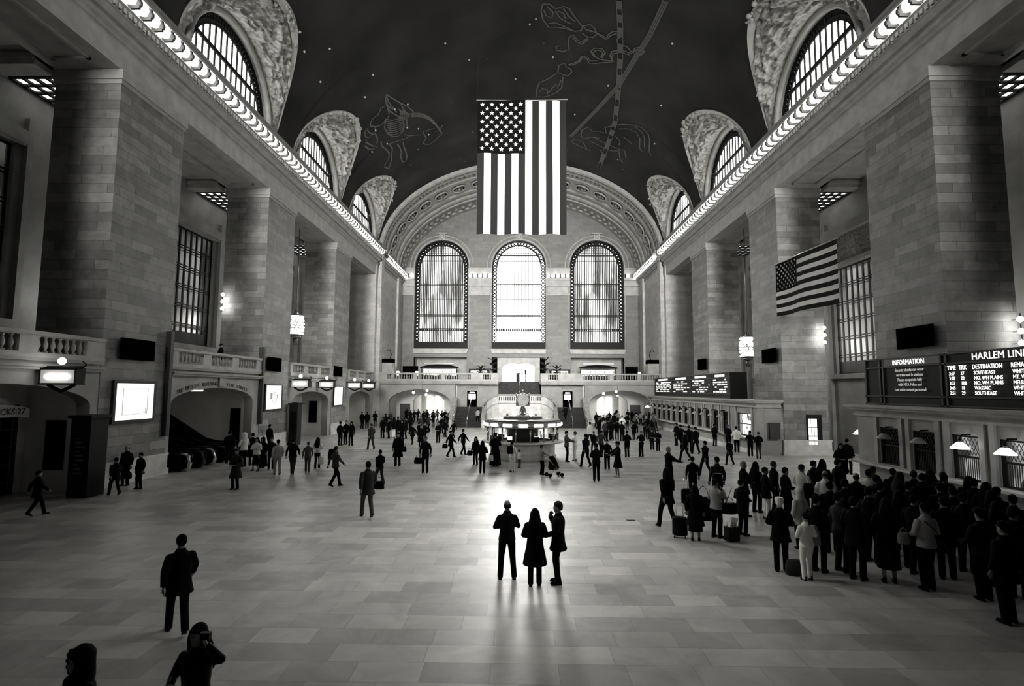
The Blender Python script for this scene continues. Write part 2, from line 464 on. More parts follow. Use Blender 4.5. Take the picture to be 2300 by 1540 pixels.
# ---- lunettes: window wall, shell, moulding, window
relief_seed = 0
ln = 0
side_word = {-1: 'left', 1: 'right'}; ord_word = ['out of frame above the left edge', 'nearest', 'middle', 'farthest']
for s in (-1, 1):
    for k, c in enumerate(LUN):
        lz, la, lb = 22.7, 4.55, 4.25
        w = MB(); w.arch_wall('x', s * (HW + .05), s * (HW + .9), c - 6.6, c + 6.6, 21.4, 28.2, [(c - la, c + la, 22.0, lz, lb)], 32)
        ln += 1
        r = thing('window_%d' % ln, '%s arched upper window on the %s side above the cornice' % (['out of frame', 'nearest', 'middle', 'farthest'][k], side_word[s]), 'window', (0, 0, 0), kind='structure')
        w.build('window_wall', M['plain_stone'], r)
        # round moulding
        m = MB(); pts = []
        for i in range(37):
            t = PI * i / 36; pts.append((s * (HW - .05), c - (la + .12) * math.cos(t), lz + (lb + .12) * math.sin(t)))
        pts = [(s * (HW - .05), c - la - .12, 21.9)] + pts + [(s * (HW - .05), c + la + .12, 21.9)]
        m.tube(pts, .2, 10); m.build('arch_moulding', M['trim'], r)
        # pierced border and grille
        g = MB(); X = s * (HW + .35); X2 = s * (HW + .28)
        N = 44; prevA = prevB = None
        for i in range(N + 1):
            t = PI * i / N
            A = (X, c - la * math.cos(t), lz + lb * math.sin(t)); B = (X, c - (la - .6) * math.cos(t), lz + (lb - .6) * math.sin(t))
            if prevA:
                g.bar(prevA, A, .22, .16); g.bar(prevB, B, .1); g.bar(prevA, B, .09); g.bar(prevB, A, .09)
                mid = [(prevA[q] + A[q] + prevB[q] + B[q]) / 4 for q in range(3)]
                g.sphere(mid, .13, 6, 4)
            prevA, prevB = A, B
        nb = 13
        for i in range(nb + 1):
            u = -1 + 2 * i / nb; y = c + u * (la - .6); zt = lz + (lb - .6) * math.sqrt(max(0, 1 - u * u))
            g.bar((X, y, 22.0), (X, y, max(zt, 22.3)), .085)
        for zz in (lz + 1.75,):
            q = (la - .6) * math.sqrt(1 - ((zz - lz) / (lb - .6)) ** 2)
            g.bar((X2, c - q, zz), (X2, c + q, zz), .1, .26)
        g.bar((X2, c - la, 22.15), (X2, c + la, 22.15), .2, .3)
        g.build('grille', M['bronze'], r)
        p = MB(); xx = sorted((s * (HW + .55), s * (HW + .6))); p.box(xx[0], xx[1], c - la, c + la, 22, 27.1); p.build('pane', M['sky_lun'], r)
        # shell between window arch and vault
        sh = MB(); rows = []; NU, NV = 130, 48
        for i in range(NU + 1):
            t = PI * i / NU; row = []
            P = Vector((s * (HW + .02), c - (la + .25) * math.cos(t), lz + (lb + .25) * math.sin(t) - (.7 if i in (0, NU) else 0)))
            yq = c - 5.7 * math.cos(t); zq = 23.3 + 5.15 * math.sin(t)
            if i in (0, NU): zq = 22.0
            xq = HW * math.sqrt(max(0, 1 - ((zq - ZS) / VB) ** 2))
            Q = Vector((s * xq, yq, zq))
            for j in range(NV + 1):
                f = j / NV; p = P.lerp(Q, f)
                p.z += -.35 * math.sin(PI * f) * math.sin(t)        # gentle sag of the shell
                e = min(1, max(0, (f - .12) / .1)) * min(1, max(0, (.86 - f) / .06)) * min(1, math.sin(t) * 2.2)
                n1 = noise.noise(Vector((p.x * 1.5 * s + 9, p.y * 1.5 + s * 5, p.z * 1.5)))
                n2 = noise.noise(Vector((p.x * 4.1, p.y * 4.1, p.z * 4.1 + 2)))
                n3 = 1 - abs(noise.noise(Vector((p.x * 2.3 + 4, p.y * 2.3, p.z * 2.3)))) * 2.6
                hgt = e * (max(0, n1) * .45 + max(0, n2) * .3 + max(0, n3) * .28 * (n1 > -.25))
                nrm = Vector((-s * .75, 0, -.65)); p += nrm * hgt
                row.append(p)
            rows.append(row)
        sh.grid(rows); sh.build('carved_shell', M['relief'], r)
        rim = MB(); rr = []
        for i in range(NU + 1):
            t = PI * i / NU; yq = c - 5.7 * math.cos(t); zq = 23.3 + 5.15 * math.sin(t)
            xq = HW * math.sqrt(max(0, 1 - ((zq - ZS) / VB) ** 2)); P = Vector((s * HW, c - (la + .25) * math.cos(t), lz + (lb + .25) * math.sin(t)))
            Q = Vector((s * xq, yq, zq)); a = P.lerp(Q, .86); b = P.lerp(Q, 1.0)
            a.z -= .35 * math.sin(PI * .86) * math.sin(t)
            o = Vector((-s * .06, 0, -.06)); rr.append([a + o, a.lerp(b, .5) + o * 1.2, b + o])
        rim.grid(rr); rim.build('shell_rim', M['plaster'], r)
        # carved swag and trophy on the crown of the shell
        orn = MB(); rng = random.Random(k * 10 + s)
        for q in range(46):
            t = PI * (.5 + rng.gauss(0, .09)); f = rng.uniform(.55, 1.03)
            P = Vector((s * HW, c - (la + .25) * math.cos(t), lz + (lb + .25) * math.sin(t)))
            yq = c - 5.7 * math.cos(t); zq = 23.3 + 5.15 * math.sin(t)
            xq = HW * math.sqrt(max(0, 1 - ((zq - ZS) / VB) ** 2))
            p = P.lerp(Vector((s * xq, yq, zq)), f) + Vector((-s * .12, 0, -.25))
            orn.sphere(p, (rng.uniform(.07, .2), rng.uniform(.1, .28), rng.uniform(.07, .2)), 7, 5)
        orn.build('carved_trophy', M['relief'], r)
ART_LINES = [[[-11.93,45.17],[-12.16,45.65],[-12.24,46.2],[-12.31,47.21],[-12.39,48.03]],[[-11.93,45.17],[-11.69,46.04],[-11.22,47.3],[-10.71,48.5],[-10.46,49.66],[-10.59,50.02]],[[-12.01,45.5],[-12.04,46.31],[-11.95,47.17],[-11.79,48.48]],[[-12.16,45.76],[-12.23,46.64],[-12.11,47.33],[-11.87,47.82]],[[-12.31,47.21],[-12.16,48.06],[-11.82,49.16],[-11.51,49.97]],[[-11.17,47.34],[-11.18,48.18],[-11.13,48.8],[-11.03,49.48]],[[-12.84,48.42],[-12.44,49.23],[-11.9,49.54],[-11.44,49.93]],[[-12.88,48.77],[-12.49,49.56],[-11.94,49.87],[-11.49,50.17]],[[-12.92,49.13],[-12.53,49.9],[-11.98,50.2],[-11.54,50.41]],[[-12.96,49.5],[-12.58,50.24],[-12.01,50.54],[-11.59,50.66]],[[-13.01,49.87],[-12.63,50.58],[-12.05,50.88],[-11.64,50.9]],[[-13.05,50.24],[-12.68,50.93],[-12.09,51.22],[-11.7,51.15]],[[-13.09,50.62],[-12.73,51.28],[-12.13,51.57],[-11.75,51.4]],[[-13.13,51.01],[-12.79,51.64],[-12.17,51.92],[-11.81,51.66]],[[-12.44,48.21],[-12.93,48.78],[-13.23,49.61],[-13.19,50.82],[-12.93,51.86],[-12.52,52.28],[-12.03,52.09],[-11.69,51.28],[-11.55,50.18]],[[-11.47,48.12],[-11.49,49.03],[-11.9,49.54]],[[-11.35,48.4],[-11.37,49.22],[-11.8,49.7]],[[-11.23,48.68],[-11.25,49.41],[-11.7,49.86]],[[-11.11,48.96],[-11.13,49.6],[-11.6,50.02]],[[-10.99,49.24],[-11.01,49.79],[-11.5,50.18]],[[-10.86,49.53],[-10.89,49.98],[-11.4,50.34]],[[-12.39,46.57],[-12.78,46.55],[-13.24,47.19],[-13.68,47.14],[-14.05,47.63],[-14.08,47.95],[-13.85,48.43],[-13.53,48.79],[-13.14,48.87],[-12.87,48.51]],[[-13.84,48.58],[-14.0,49.19],[-14.27,49.1],[-14.43,48.58],[-14.43,48.07]],[[-14.31,47.93],[-14.64,47.95],[-14.79,48.8],[-14.61,49.26],[-14.3,49.19],[-14.07,49.46],[-14.09,50.34],[-14.3,51.04],[-14.59,51.19],[-14.78,50.53],[-14.97,49.46],[-14.84,49.21]],[[-15.15,49.89],[-15.08,50.73],[-14.87,51.32],[-14.38,51.59]],[[-13.97,51.21],[-14.1,51.96],[-13.92,53.29],[-13.86,54.14],[-14.14,55.02],[-14.55,55.32],[-14.75,55.87],[-14.49,56.77]],[[-13.48,52.57],[-13.45,53.78],[-13.7,54.57],[-14.03,55.7],[-14.46,56.66]],[[-12.33,53.79],[-12.47,54.78],[-12.49,55.82],[-12.61,57.07],[-12.9,57.78],[-13.19,57.49],[-13.14,56.27],[-12.88,55.41],[-12.81,54.46],[-12.88,53.62]],[[-10.83,50.28],[-10.28,50.66],[-9.76,51.28],[-9.29,52.23],[-8.95,53.4],[-8.73,54.53],[-8.55,55.64]],[[-10.79,50.1],[-10.24,50.47],[-9.73,51.09],[-9.26,52.07],[-8.94,53.3],[-8.72,54.48],[-8.55,55.64]],[[-10.76,49.92],[-10.21,50.28],[-9.69,50.89],[-9.23,51.91],[-8.92,53.19],[-8.71,54.44],[-8.55,55.64]],[[-10.72,49.73],[-10.17,50.1],[-9.66,50.7],[-9.21,51.74],[-8.9,53.08],[-8.71,54.39],[-8.55,55.64]],[[-8.55,55.64],[-9.12,56.23],[-9.61,56.71],[-10.07,56.91],[-10.54,56.44],[-10.65,56.04],[-10.2,55.29],[-10.27,54.51],[-10.28,53.8],[-9.58,54.0],[-9.13,54.09]],[[-8.25,54.04],[-8.7,54.82],[-9.17,54.75]],[[-11.25,50.24],[-11.44,51.57]],[[-11.97,52.7],[-11.46,53.43],[-10.56,54.23]],[[-13.6,52.52],[-12.81,53.0],[-12.13,53.48],[-11.46,53.43]],[[1.62,38.04],[1.52,38.79],[1.69,39.68],[2.19,40.57],[2.83,40.49],[3.49,40.53],[4.34,40.7],[4.78,40.52]],[[1.62,38.04],[2.14,38.0],[2.61,38.44],[3.2,38.11],[3.65,38.28],[4.07,38.96],[4.71,39.86],[5.11,40.17]],[[1.98,38.26],[2.45,38.83],[2.4,39.48],[1.94,39.27],[1.73,38.65]],[[2.62,38.68],[3.03,39.4],[3.7,39.81],[3.89,39.91]],[[3.22,38.35],[3.63,39.04],[3.93,39.37],[4.22,39.58]],[[2.8,38.66],[3.26,38.85],[3.49,39.45]],[[2.17,40.17],[2.71,39.97],[3.37,40.27],[4.04,40.56]],[[4.78,40.52],[4.9,39.95],[5.4,39.61],[5.81,39.96],[6.08,40.56],[5.78,41.08],[5.31,41.08],[4.9,40.77]],[[5.12,40.3],[5.58,40.3],[6.25,40.5],[6.84,40.71],[6.95,40.25],[7.24,39.79],[7.58,39.71],[7.84,40.15],[7.66,40.65],[7.82,41.01],[8.57,41.07],[9.04,41.55]],[[6.27,40.64],[6.87,40.91],[7.14,40.31],[7.53,39.94]],[[5.42,41.19],[5.03,41.88],[4.63,41.7],[4.29,41.2],[3.94,41.42],[3.92,42.3],[4.09,43.02],[3.63,43.43],[3.03,43.38],[2.95,42.93],[3.18,42.74]],[[5.45,41.4],[5.1,42.09],[4.61,41.99],[4.22,41.43]],[[9.1,41.37],[9.18,40.88],[9.56,40.51],[9.91,40.87],[9.76,41.41],[9.38,41.81],[9.13,41.5],[9.37,40.91],[9.72,40.84]],[[9.07,41.69],[8.59,41.65],[7.97,41.82],[7.55,42.17],[7.47,42.82],[7.75,43.32],[7.19,43.5],[6.7,43.55],[6.18,43.35],[5.87,42.83],[6.13,42.28],[6.69,42.15],[7.04,42.55],[6.88,43.39]],[[6.7,43.55],[6.28,43.31],[6.08,42.92],[6.27,42.54],[6.63,42.4],[6.87,42.69],[6.76,43.28]],[[8.93,41.92],[8.18,41.94],[7.69,42.41],[7.63,42.9],[7.86,43.43],[7.24,43.8],[6.42,44.31],[5.93,44.41],[5.66,43.85],[5.25,43.82],[5.13,44.51],[4.77,44.94],[4.29,45.24]],[[6.55,43.85],[5.98,44.06],[5.73,43.66],[5.24,43.66],[5.02,44.38],[4.66,44.81],[4.18,45.18]],[[3.35,46.49],[3.38,45.44],[3.86,45.0],[4.0,45.48],[4.44,45.72],[4.59,46.2],[4.33,46.81],[3.79,46.76],[3.35,46.49]],[[3.26,46.69],[2.47,47.74],[1.73,48.39],[1.5,49.79],[1.5,50.82],[2.16,50.85],[2.72,50.56],[3.47,49.79],[3.9,48.8],[3.87,47.1]],[[1.79,49.97],[2.1,49.33],[2.55,49.46],[2.65,50.26]],[[2.7,50.04],[2.98,49.19],[3.37,48.33],[3.48,49.09],[3.76,47.68]],[[6.67,57.16],[6.67,56.1],[7.19,55.19],[7.76,55.74],[8.44,55.29],[9.17,55.26],[8.88,54.21],[9.56,53.2],[10.33,52.3],[11.23,51.56],[12.06,51.22],[12.72,51.59],[13.11,52.53],[13.48,54.32],[13.8,54.89]],[[10.08,53.49],[11.08,52.54],[11.77,52.52],[12.27,53.17],[12.58,54.85],[12.99,55.35]],[[11.38,51.75],[12.1,51.89],[12.59,52.51],[12.99,54.27]],[[5.84,59.24],[6.15,58.39],[7.12,58.85],[7.66,59.97]],[[6.0,59.46],[6.84,59.88],[8.1,60.27]],[[7.82,58.13],[9.02,58.38],[10.21,58.48],[11.08,57.56]],[[8.19,57.05],[9.51,57.4],[10.78,57.32],[11.49,57.08],[11.87,58.37]],[[10.11,54.98],[10.73,55.7],[10.75,56.5]],[[11.01,57.92],[11.39,59.27],[11.75,59.76]],[[9.02,59.25],[9.97,60.22]],[[10.87,54.5],[11.83,55.02]],[[6.67,57.16],[7.03,58.06],[7.69,57.11],[8.65,56.72]]]
ART_BANDS = [[[7.08,36.54],[7.66,39.16],[8.32,42.72],[8.95,47.0],[9.59,52.21],[9.68,55.98],[9.6,63.62]],[[10.06,35.16],[9.86,38.79],[9.33,42.75],[8.87,46.33],[7.58,51.37],[5.64,58.05]]]
ART_STARS = [[-13.43,43.79],[-13.93,36.67],[-15.17,35.25],[-4.53,44.26],[-12.23,41.86],[-0.51,47.78],[7.99,46.85],[11.5,38.67],[5.59,53.2],[2.78,44.3],[-11.46,51.65],[-10.56,52.84],[-13.6,52.24],[-13.89,48.98],[-10.66,48.02],[-11.81,47.78],[-9.84,54.76],[1.16,39.63],[0.68,40.27],[12.64,46.28],[13.56,52.4],[-14.93,51.57],[-5.18,63.41],[-6.24,41.5],[-15.31,38.67]]
# ---- painted constellations (part of the vault's painting, lying on its surface)
def on_vault(x, y, d=.06):
    a, b = HW - d, VB - d
    return Vector((x, y, ZS + b * math.sqrt(max(0, 1 - (x / a) ** 2))))
def ribbon(mb, pts, w, d=.05):
    P = []
    for p, q in zip(pts, pts[1:]):
        n = max(1, int(math.hypot(p[0] - q[0], p[1] - q[1]) / .6))
        P += [(p[0] + (q[0] - p[0]) * i / n, p[1] + (q[1] - p[1]) * i / n) for i in range(n)]
    P.append(pts[-1]); rows = []
    for i, p in enumerate(P):
        a = P[max(i - 1, 0)]; b = P[min(i + 1, len(P) - 1)]
        dx, dy = b[0] - a[0], b[1] - a[1]; l = math.hypot(dx, dy) or 1
        nx, ny = -dy / l * w / 2, dx / l * w / 2
        rows.append([on_vault(p[0] + nx, p[1] + ny, d), on_vault(p[0] - nx, p[1] - ny, d)])
    mb.grid(rows, False)
art = MB()
for l in ART_LINES: ribbon(art, l, .12)
art.build('constellation_painting', mat('constellation_paint', .12, .8), VAULT)
band = MB()
for i, l in enumerate(ART_BANDS):
    if i == 0:
        for k in range(len(l) - 1):
            p, q = l[k], l[k + 1]
            for h in range(2):
                a = (p[0] + (q[0] - p[0]) * h / 2, p[1] + (q[1] - p[1]) * h / 2); b = (p[0] + (q[0] - p[0]) * (h + .6) / 2, p[1] + (q[1] - p[1]) * (h + .6) / 2)
                ribbon(band, [a, b], .42, .07)
        for off in (-.2, .2): ribbon(band, [(x + off, y) for x, y in l], .07, .07)
    else:
        for off in (-.14, 0, .14): ribbon(band, [(x + off, y) for x, y in l], .11, .07)
band.build('zodiac_band', mat('band_paint', .1, .8), VAULT)
st = MB()
for x, y in ART_STARS:
    p = on_vault(x, y, .1); st.sphere(p, .085, 6, 4)
rng = random.Random(3)
for i in range(26):
    p = on_vault(rng.uniform(-13, 13), rng.uniform(34, 64), .08); st.sphere(p, rng.uniform(.02, .04), 5, 3)
st.build('painted_star', mat('star_gilt', .5, .5, emit=.03), VAULT)

# ---- deep arch between the vault and the end wall
ar = MB(); rows = []
prof = [(66.0, -.05), (66.0, .42), (66.35, .5), (66.6, .42), (66.9, .3), (67.1, .45), (67.4, .45), (67.5, .25), (68.6, .25), (68.7, .42), (69.0, .42), (69.1, .2), (72.9, .2), (73.0, .36), (73.4, .4),
        (73.6, .22), (74.6, .22), (74.7, .4), (75.1, .5), (75.3, .3), (76.0, .3), (76.1, .5), (76.5, .5), (76.6, .3), (79.0, .3), (79.1, .5), (80.1, .55)]
for y, d in prof:
    rows.append([(-(HW - d) * math.cos(PI * j / 80), y, ZS + (VB - d) * math.sin(PI * j / 80)) for j in range(81)])
ar.grid(rows, False)
ARCH = struct('ceiling_arch', ar, M['trim'], label='broad moulded stone arch framing the three end windows', cat='arch')
o = MB()
for band_y, nn, dd, sz in ((66.75, 90, .34, (.5, .3)), (68.05, 84, .27, (.42, .5)), (77.8, 46, .34, (1.0, .9))):
    for j in range(nn):
        t = PI * (j + .5) / nn; c = Vector((-(HW - dd) * math.cos(t), band_y, ZS + (VB - dd) * math.sin(t)))
        o.sphere(c, (sz[0] * .42, sz[1] * .42, sz[0] * .42), 6, 4)
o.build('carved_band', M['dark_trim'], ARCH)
def rosette_proto():
    r = thing('ceiling_rosette', 'x', 'rosette', group='round rosettes on the underside of the end arch')
    m = MB(); m.lathe([(1.02, 0), (1.05, .12), (.9, .18), (.82, .1), (.8, .04)], n=28, cap=False); m.build('ring', M['trim'], r)
    m = MB(); m.lathe([(.82, .03), (.5, .05), (.01, .06)], n=24, cap=False); m.build('ground', M['black'], r)
    m = MB(); m.sphere((0, 0, .12), .22)
    for i in range(8):
        a = 2 * PI * i / 8; m.sphere((.45 * math.cos(a), .45 * math.sin(a), .08), (.17, .17, .07), 6, 4)
    m.build('flower', M['dark_trim'], r)
    return r
ros = rosette_proto()
for i in range(19):
    t = PI * (i + .5) / 19
    r = ros if i == 0 else copy_tree(ros)
    n = Vector((math.cos(t) / HW, 0, -math.sin(t) / VB)).normalized()
    r.location = (-(HW - .3) * math.cos(t), 71.0, ZS + (VB - .3) * math.sin(t))
    r.rotation_euler = n.to_track_quat('Z', 'Y').to_euler()
    pos = 'crown' if 7 <= i <= 11 else ('left' if i < 9 else 'right')
    r['label'] = ('round dark rosette at the crown of the end arch behind the flag' if pos == 'crown' else 'round dark rosette on the %s haunch of the end arch soffit' % pos)
    r['group'] = 'round rosettes on the %s of the end arch' % pos

# ---- end wall with three great arched windows
WC = [-11.95, -.2, 11.6]; WH = 4.05
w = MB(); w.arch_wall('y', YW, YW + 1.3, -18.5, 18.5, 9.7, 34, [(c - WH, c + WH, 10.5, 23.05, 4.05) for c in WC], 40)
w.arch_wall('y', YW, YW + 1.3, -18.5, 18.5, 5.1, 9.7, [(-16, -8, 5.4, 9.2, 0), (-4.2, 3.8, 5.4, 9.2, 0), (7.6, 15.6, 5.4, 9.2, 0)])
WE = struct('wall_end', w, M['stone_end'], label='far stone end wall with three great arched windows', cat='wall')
t = MB()
for c in WC:
    for rr, th in ((WH + .18, .14), (WH + .75, .09)):
        pts = [(c - rr, YW - .02, 21.9 if rr > WH + .3 else 10.5)] + [(c - rr * math.cos(PI * i / 40), YW - .02, 23.05 + rr * math.sin(PI * i / 40)) for i in range(41)] + [(c + rr, YW - .02, 21.9 if rr > WH + .3 else 10.5)]
        t.tube(pts, th, 8)
    t.box(c - WH, c + WH, YW - .35, YW + .1, 9.75, 10.1); t.box(c - WH - .1, c + WH + .1, YW - .2, YW + .1, 10.1, 10.45)
    t.cbox((c, YW - .15, 27.55), (.9, .35, .9)); t.cbox((c, YW - .25, 28.1), (1.6, .5, .18))
    t.sphere((c, YW - .3, 27.6), (.35, .25, .4))
t.build('window_surround', M['trim'], WE)
# cornice returning across the piers between the windows
t = MB()
segs = [(-18, WC[0] - WH), (WC[0] + WH, WC[1] - WH), (WC[1] + WH, WC[2] - WH), (WC[2] + WH, 18)]
for a, b in segs:
    for z0, z1, d in ((21.9, 22.5, .35), (22.5, 22.75, .5), (20.9, 21.2, .55), (20.3, 20.9, .25), (20.0, 20.3, .35), (18.6, 18.9, .15), (18.9, 20.0, .06)):
        t.box(a, b, YW - d, YW + .05, z0, z1)
t.build('cornice_return', M['trim'], WE)
hang = MB()
for c in (-6.05, 5.8): hang.sphere((c, YW - .5, 23.05), .25)

def end_window(idx, c, label, pm, thin):
    r = thing('window_%d' % idx, label, 'window', (c, YW + .5, 10.5), kind='structure')
    H = 23.05 - 10.5; g = MB(); k = .62 if thin else 1
    def arc(rad, i, n): t = PI * i / n; return (-rad * math.cos(t), 0, H + rad * math.sin(t))
    bw = .62
    path = lambda rad: [(-rad, 0, .9 + i * .56) for i in range(21)] + [arc(rad, i, 24) for i in range(25)] + [(rad, 0, .9 + i * .56) for i in range(20, -1, -1)]
    A = path(WH - .05); B = path(WH - .05 - bw)
    for i in range(len(A) - 1):
        g.bar(A[i], A[i + 1], .22, .2); g.bar(B[i], B[i + 1], .12, .2); g.bar(A[i], B[i + 1], .22 * k); g.bar(A[i + 1], B[i], .22 * k)
        m = [(A[i][q] + B[i + 1][q]) / 2 for q in range(3)]; g.sphere(m, .2 * k, 6, 4)
    g.box(-WH, WH, -.2, .2, 0, 1.0)
    g.build('border_grille', M['bronze'], r)
    g = MB(); R = WH - .66; nb = 25
    for i in range(nb + 1):
        x = -R + 2 * R * i / nb; zt = H + math.sqrt(max(0, R * R - x * x))
        g.bar((x, 0, .95), (x, 0, zt - .1), (.1 if i % 2 else .14) * (.6 if thin else 1))
    for z, th in ((1.0, .12), (2.75, .12), (3.05, .12), (4.95, .09), (5.15, .09), (7.6, .05), (9.7, .08), (9.9, .08), (13.5, .09), (14.3, .09)):
        q = R if z < H else math.sqrt(max(.1, R * R - (z - H) ** 2))
        g.bar((-q, -.05, z), (q, -.05, z), th * (.9 if thin else 1.3), .12)
    z = 0
    for i in range(24):
        x = -R + 2 * R * (i + .5) / 24; g.sphere((x, -.05, 2.9), .1, 6, 4)
    for j in range(8):
        z = 14.4 + j * .28
        q = math.sqrt(max(.1, R * R - (z - H) ** 2))
        if q > .3: g.bar((-q, 0, z), (q, 0, z), .06)
    for i in range(7):
        t = PI * (i + .5) / 7; g.lathe([(.3, -.03), (.3, .03)], (-2.75 * math.cos(t), 0, H + 2.75 * math.sin(t)), 10) if False else None
    g.build('glazing_bars', M['bronze'], r)
    p = MB(); p.box(-WH, WH, .35, .4, 0, H + WH); p.build('pane', pm, r)
    return r
def side_pane():
    m = M['sky_side']; nt = m.node_tree; b = nt.nodes['Principled BSDF']
    tc = nd(nt, 'ShaderNodeTexCoord'); mp = nd(nt, 'ShaderNodeMapping'); mp.inputs['Scale'].default_value = (.5, 1, .16)
    no = nd(nt, 'ShaderNodeTexNoise'); no.inputs['Scale'].default_value = 1.0; no.inputs['Detail'].default_value = 5
    r = nd(nt, 'ShaderNodeValToRGB'); r.color_ramp.elements[0].position = .38; r.color_ramp.elements[0].color = (.16, .16, .15, 1)
    r.color_ramp.elements[1].position = .52; r.color_ramp.elements[1].color = (1, .99, .96, 1)
    nt.links.new(tc.outputs['Object'], mp.inputs[0]); nt.links.new(mp.outputs[0], no.inputs['Vector'])
    nt.links.new(no.outputs['Fac'], r.inputs['Fac']); nt.links.new(r.outputs['Color'], b.inputs['Emission Color'])
side_pane()
end_window(10, WC[0], 'left of the three great arched end windows with dark grille', M['sky_side'], False)
end_window(11, WC[1], 'middle great arched end window, blown out white with daylight', M['sky_mid'], True)
end_window(12, WC[2], 'right of the three great arched end windows with dark grille', M['sky_side'], False)

# ---- cornice lamps
def lamp_proto():
    r = thing('cornice_lamp', 'x', 'lamp')
    m = MB(); m.rings([(-.24, .14, .13, 0, 0), (-.19, .24, .22, 0, 0), (0, .28, .27, 0, 0), (.17, .24, .22, 0, 0), (.21, .14, .13, 0, 0)], 12)
    m.build('bulb', M['lamp'], r)
    m = MB(); m.box(-.2, .3, .32, .44, -.26, .25); m.sphere((-.22, .38, -.04), (.12, .09, .17), 6, 4); m.build('bracket', M['bronze2'], r)
    return r
lp = lamp_proto(); first = True
def put_lamp(loc, rz, label, group):
    global first
    r = lp if first else copy_tree(lp); first = False
    r.location = loc; r.rotation_euler = (0, 0, rz); r['label'] = label; r['group'] = group
for s in (-1, 1):
    y = 20.3
    while y < YE - .3:
        put_lamp((s * (HW - .78), y, 21.42), 0 if s > 0 else PI, 'round glowing lamp in the row along the %s cornice' % side_word[s], 'lamps along the %s cornice' % side_word[s]); y += .76
    y = YE + 2.0
    while y < YW - .6:
        put_lamp((s * (HW - .7), y, 21.42), 0 if s > 0 else PI, 'glowing lamp of the %s cornice beside the end arch' % side_word[s], 'lamps of the %s cornice beyond the pilaster' % side_word[s]); y += .8
for k, (a, b) in enumerate(segs):
    n = max(2, int((b - a - .2) / .62)); n = 2 if k in (0, 3) else n
    for i in range(n):
        x = a + (b - a) * (i + .5) / n
        where = ['between the left wall and the left end window', 'between the left and middle end windows', 'between the middle and right end windows', 'between the right end window and the right wall'][k]
        put_lamp((x, YW - .45, 21.55), PI / 2, 'glowing cornice lamp ' + where, 'cornice lamps ' + where)

# ---- balustrades
def baluster_mesh():
    m = MB(); m.lathe([(.09, 0), (.09, .05), (.05, .08), (.045, .12), (.085, .24), (.09, .3), (.06, .42), (.04, .5), (.05, .54), (.075, .57), (.075, .62)], n=8)
    return m.mesh('baluster')
BAL = baluster_mesh(); BAL.materials.append(M['trim'])
def balustrade(label, ax, fixed, u0, u1, z0, groups, th=.34, group=None):
    """z0 = foot, 0.96 high; groups = [(a,b)] stretches with balusters, solid between"""
    ctr = (u0 + u1) / 2
    loc = (fixed, ctr, z0) if ax == 'x' else (ctr, fixed, z0)
    r = thing('balustrade', label, 'balustrade', loc)
    def B(mb, a, b, za, zb, t=th):
        a -= ctr; b -= ctr
        if ax == 'x': mb.box(-t / 2, t / 2, a, b, za, zb)
        else: mb.box(a, b, -t / 2, t / 2, za, zb)
    m = MB(); B(m, u0, u1, .84, .98, th + .12); B(m, u0, u1, .8, .84); m.build('top_rail', M['trim'], r)
    m = MB(); B(m, u0, u1, 0, .16, th + .08); B(m, u0, u1, .16, .2); m.build('bottom_rail', M['trim'], r)
    edges = [u0] + [v for g in groups for v in g] + [u1]
    for a, b in zip(edges[::2], edges[1::2]):
        if b - a > .05: m = MB(); B(m, a, b, .2, .8); m.build('post', M['trim'], r)
    for a, b in groups:
        n = max(2, round((b - a) / .33))
        for i in range(n):
            u = a + (b - a) * (i + .5) / n - ctr
            o = bpy.data.objects.new('baluster', BAL); COL.objects.link(o); o.parent = r
            o.location = (0, u, .2) if ax == 'x' else (u, 0, .2)
    return r
BF = 5.42   # balcony floor
ZP = 5.42
for k, (a, b) in enumerate([(13.0, 22.7), (27.2, 36.95), (41.4, 51.0), (55.5, 65.2)]):
    L = b - a; g = [(a + .5 + i * (L - .7) / 3, a + .5 + (i + 1) * (L - .7) / 3 - .75) for i in range(3)]
    balustrade('stone balustrade of the left balcony over the %s' % ['TRACKS 27 archway', 'escalator arch', 'third bay track gate', 'farthest left bay'][k], 'x', -18.05, a, b, ZP, g)
balustrade('stone balustrade of the end balcony left of the stairs', 'y', 66.5, -17.5, -2.75, ZP, [(-16.5, -13.3), (-12.8, -9.8), (-9.3, -6.1), (-4.6, -3.6)])
balustrade('stone balustrade of the end balcony right of the stairs', 'y', 66.5, 2.55, 17.5, ZP, [(3.5, 4.7), (7.9, 11.1), (11.6, 14.5), (15.0, 17.2)])

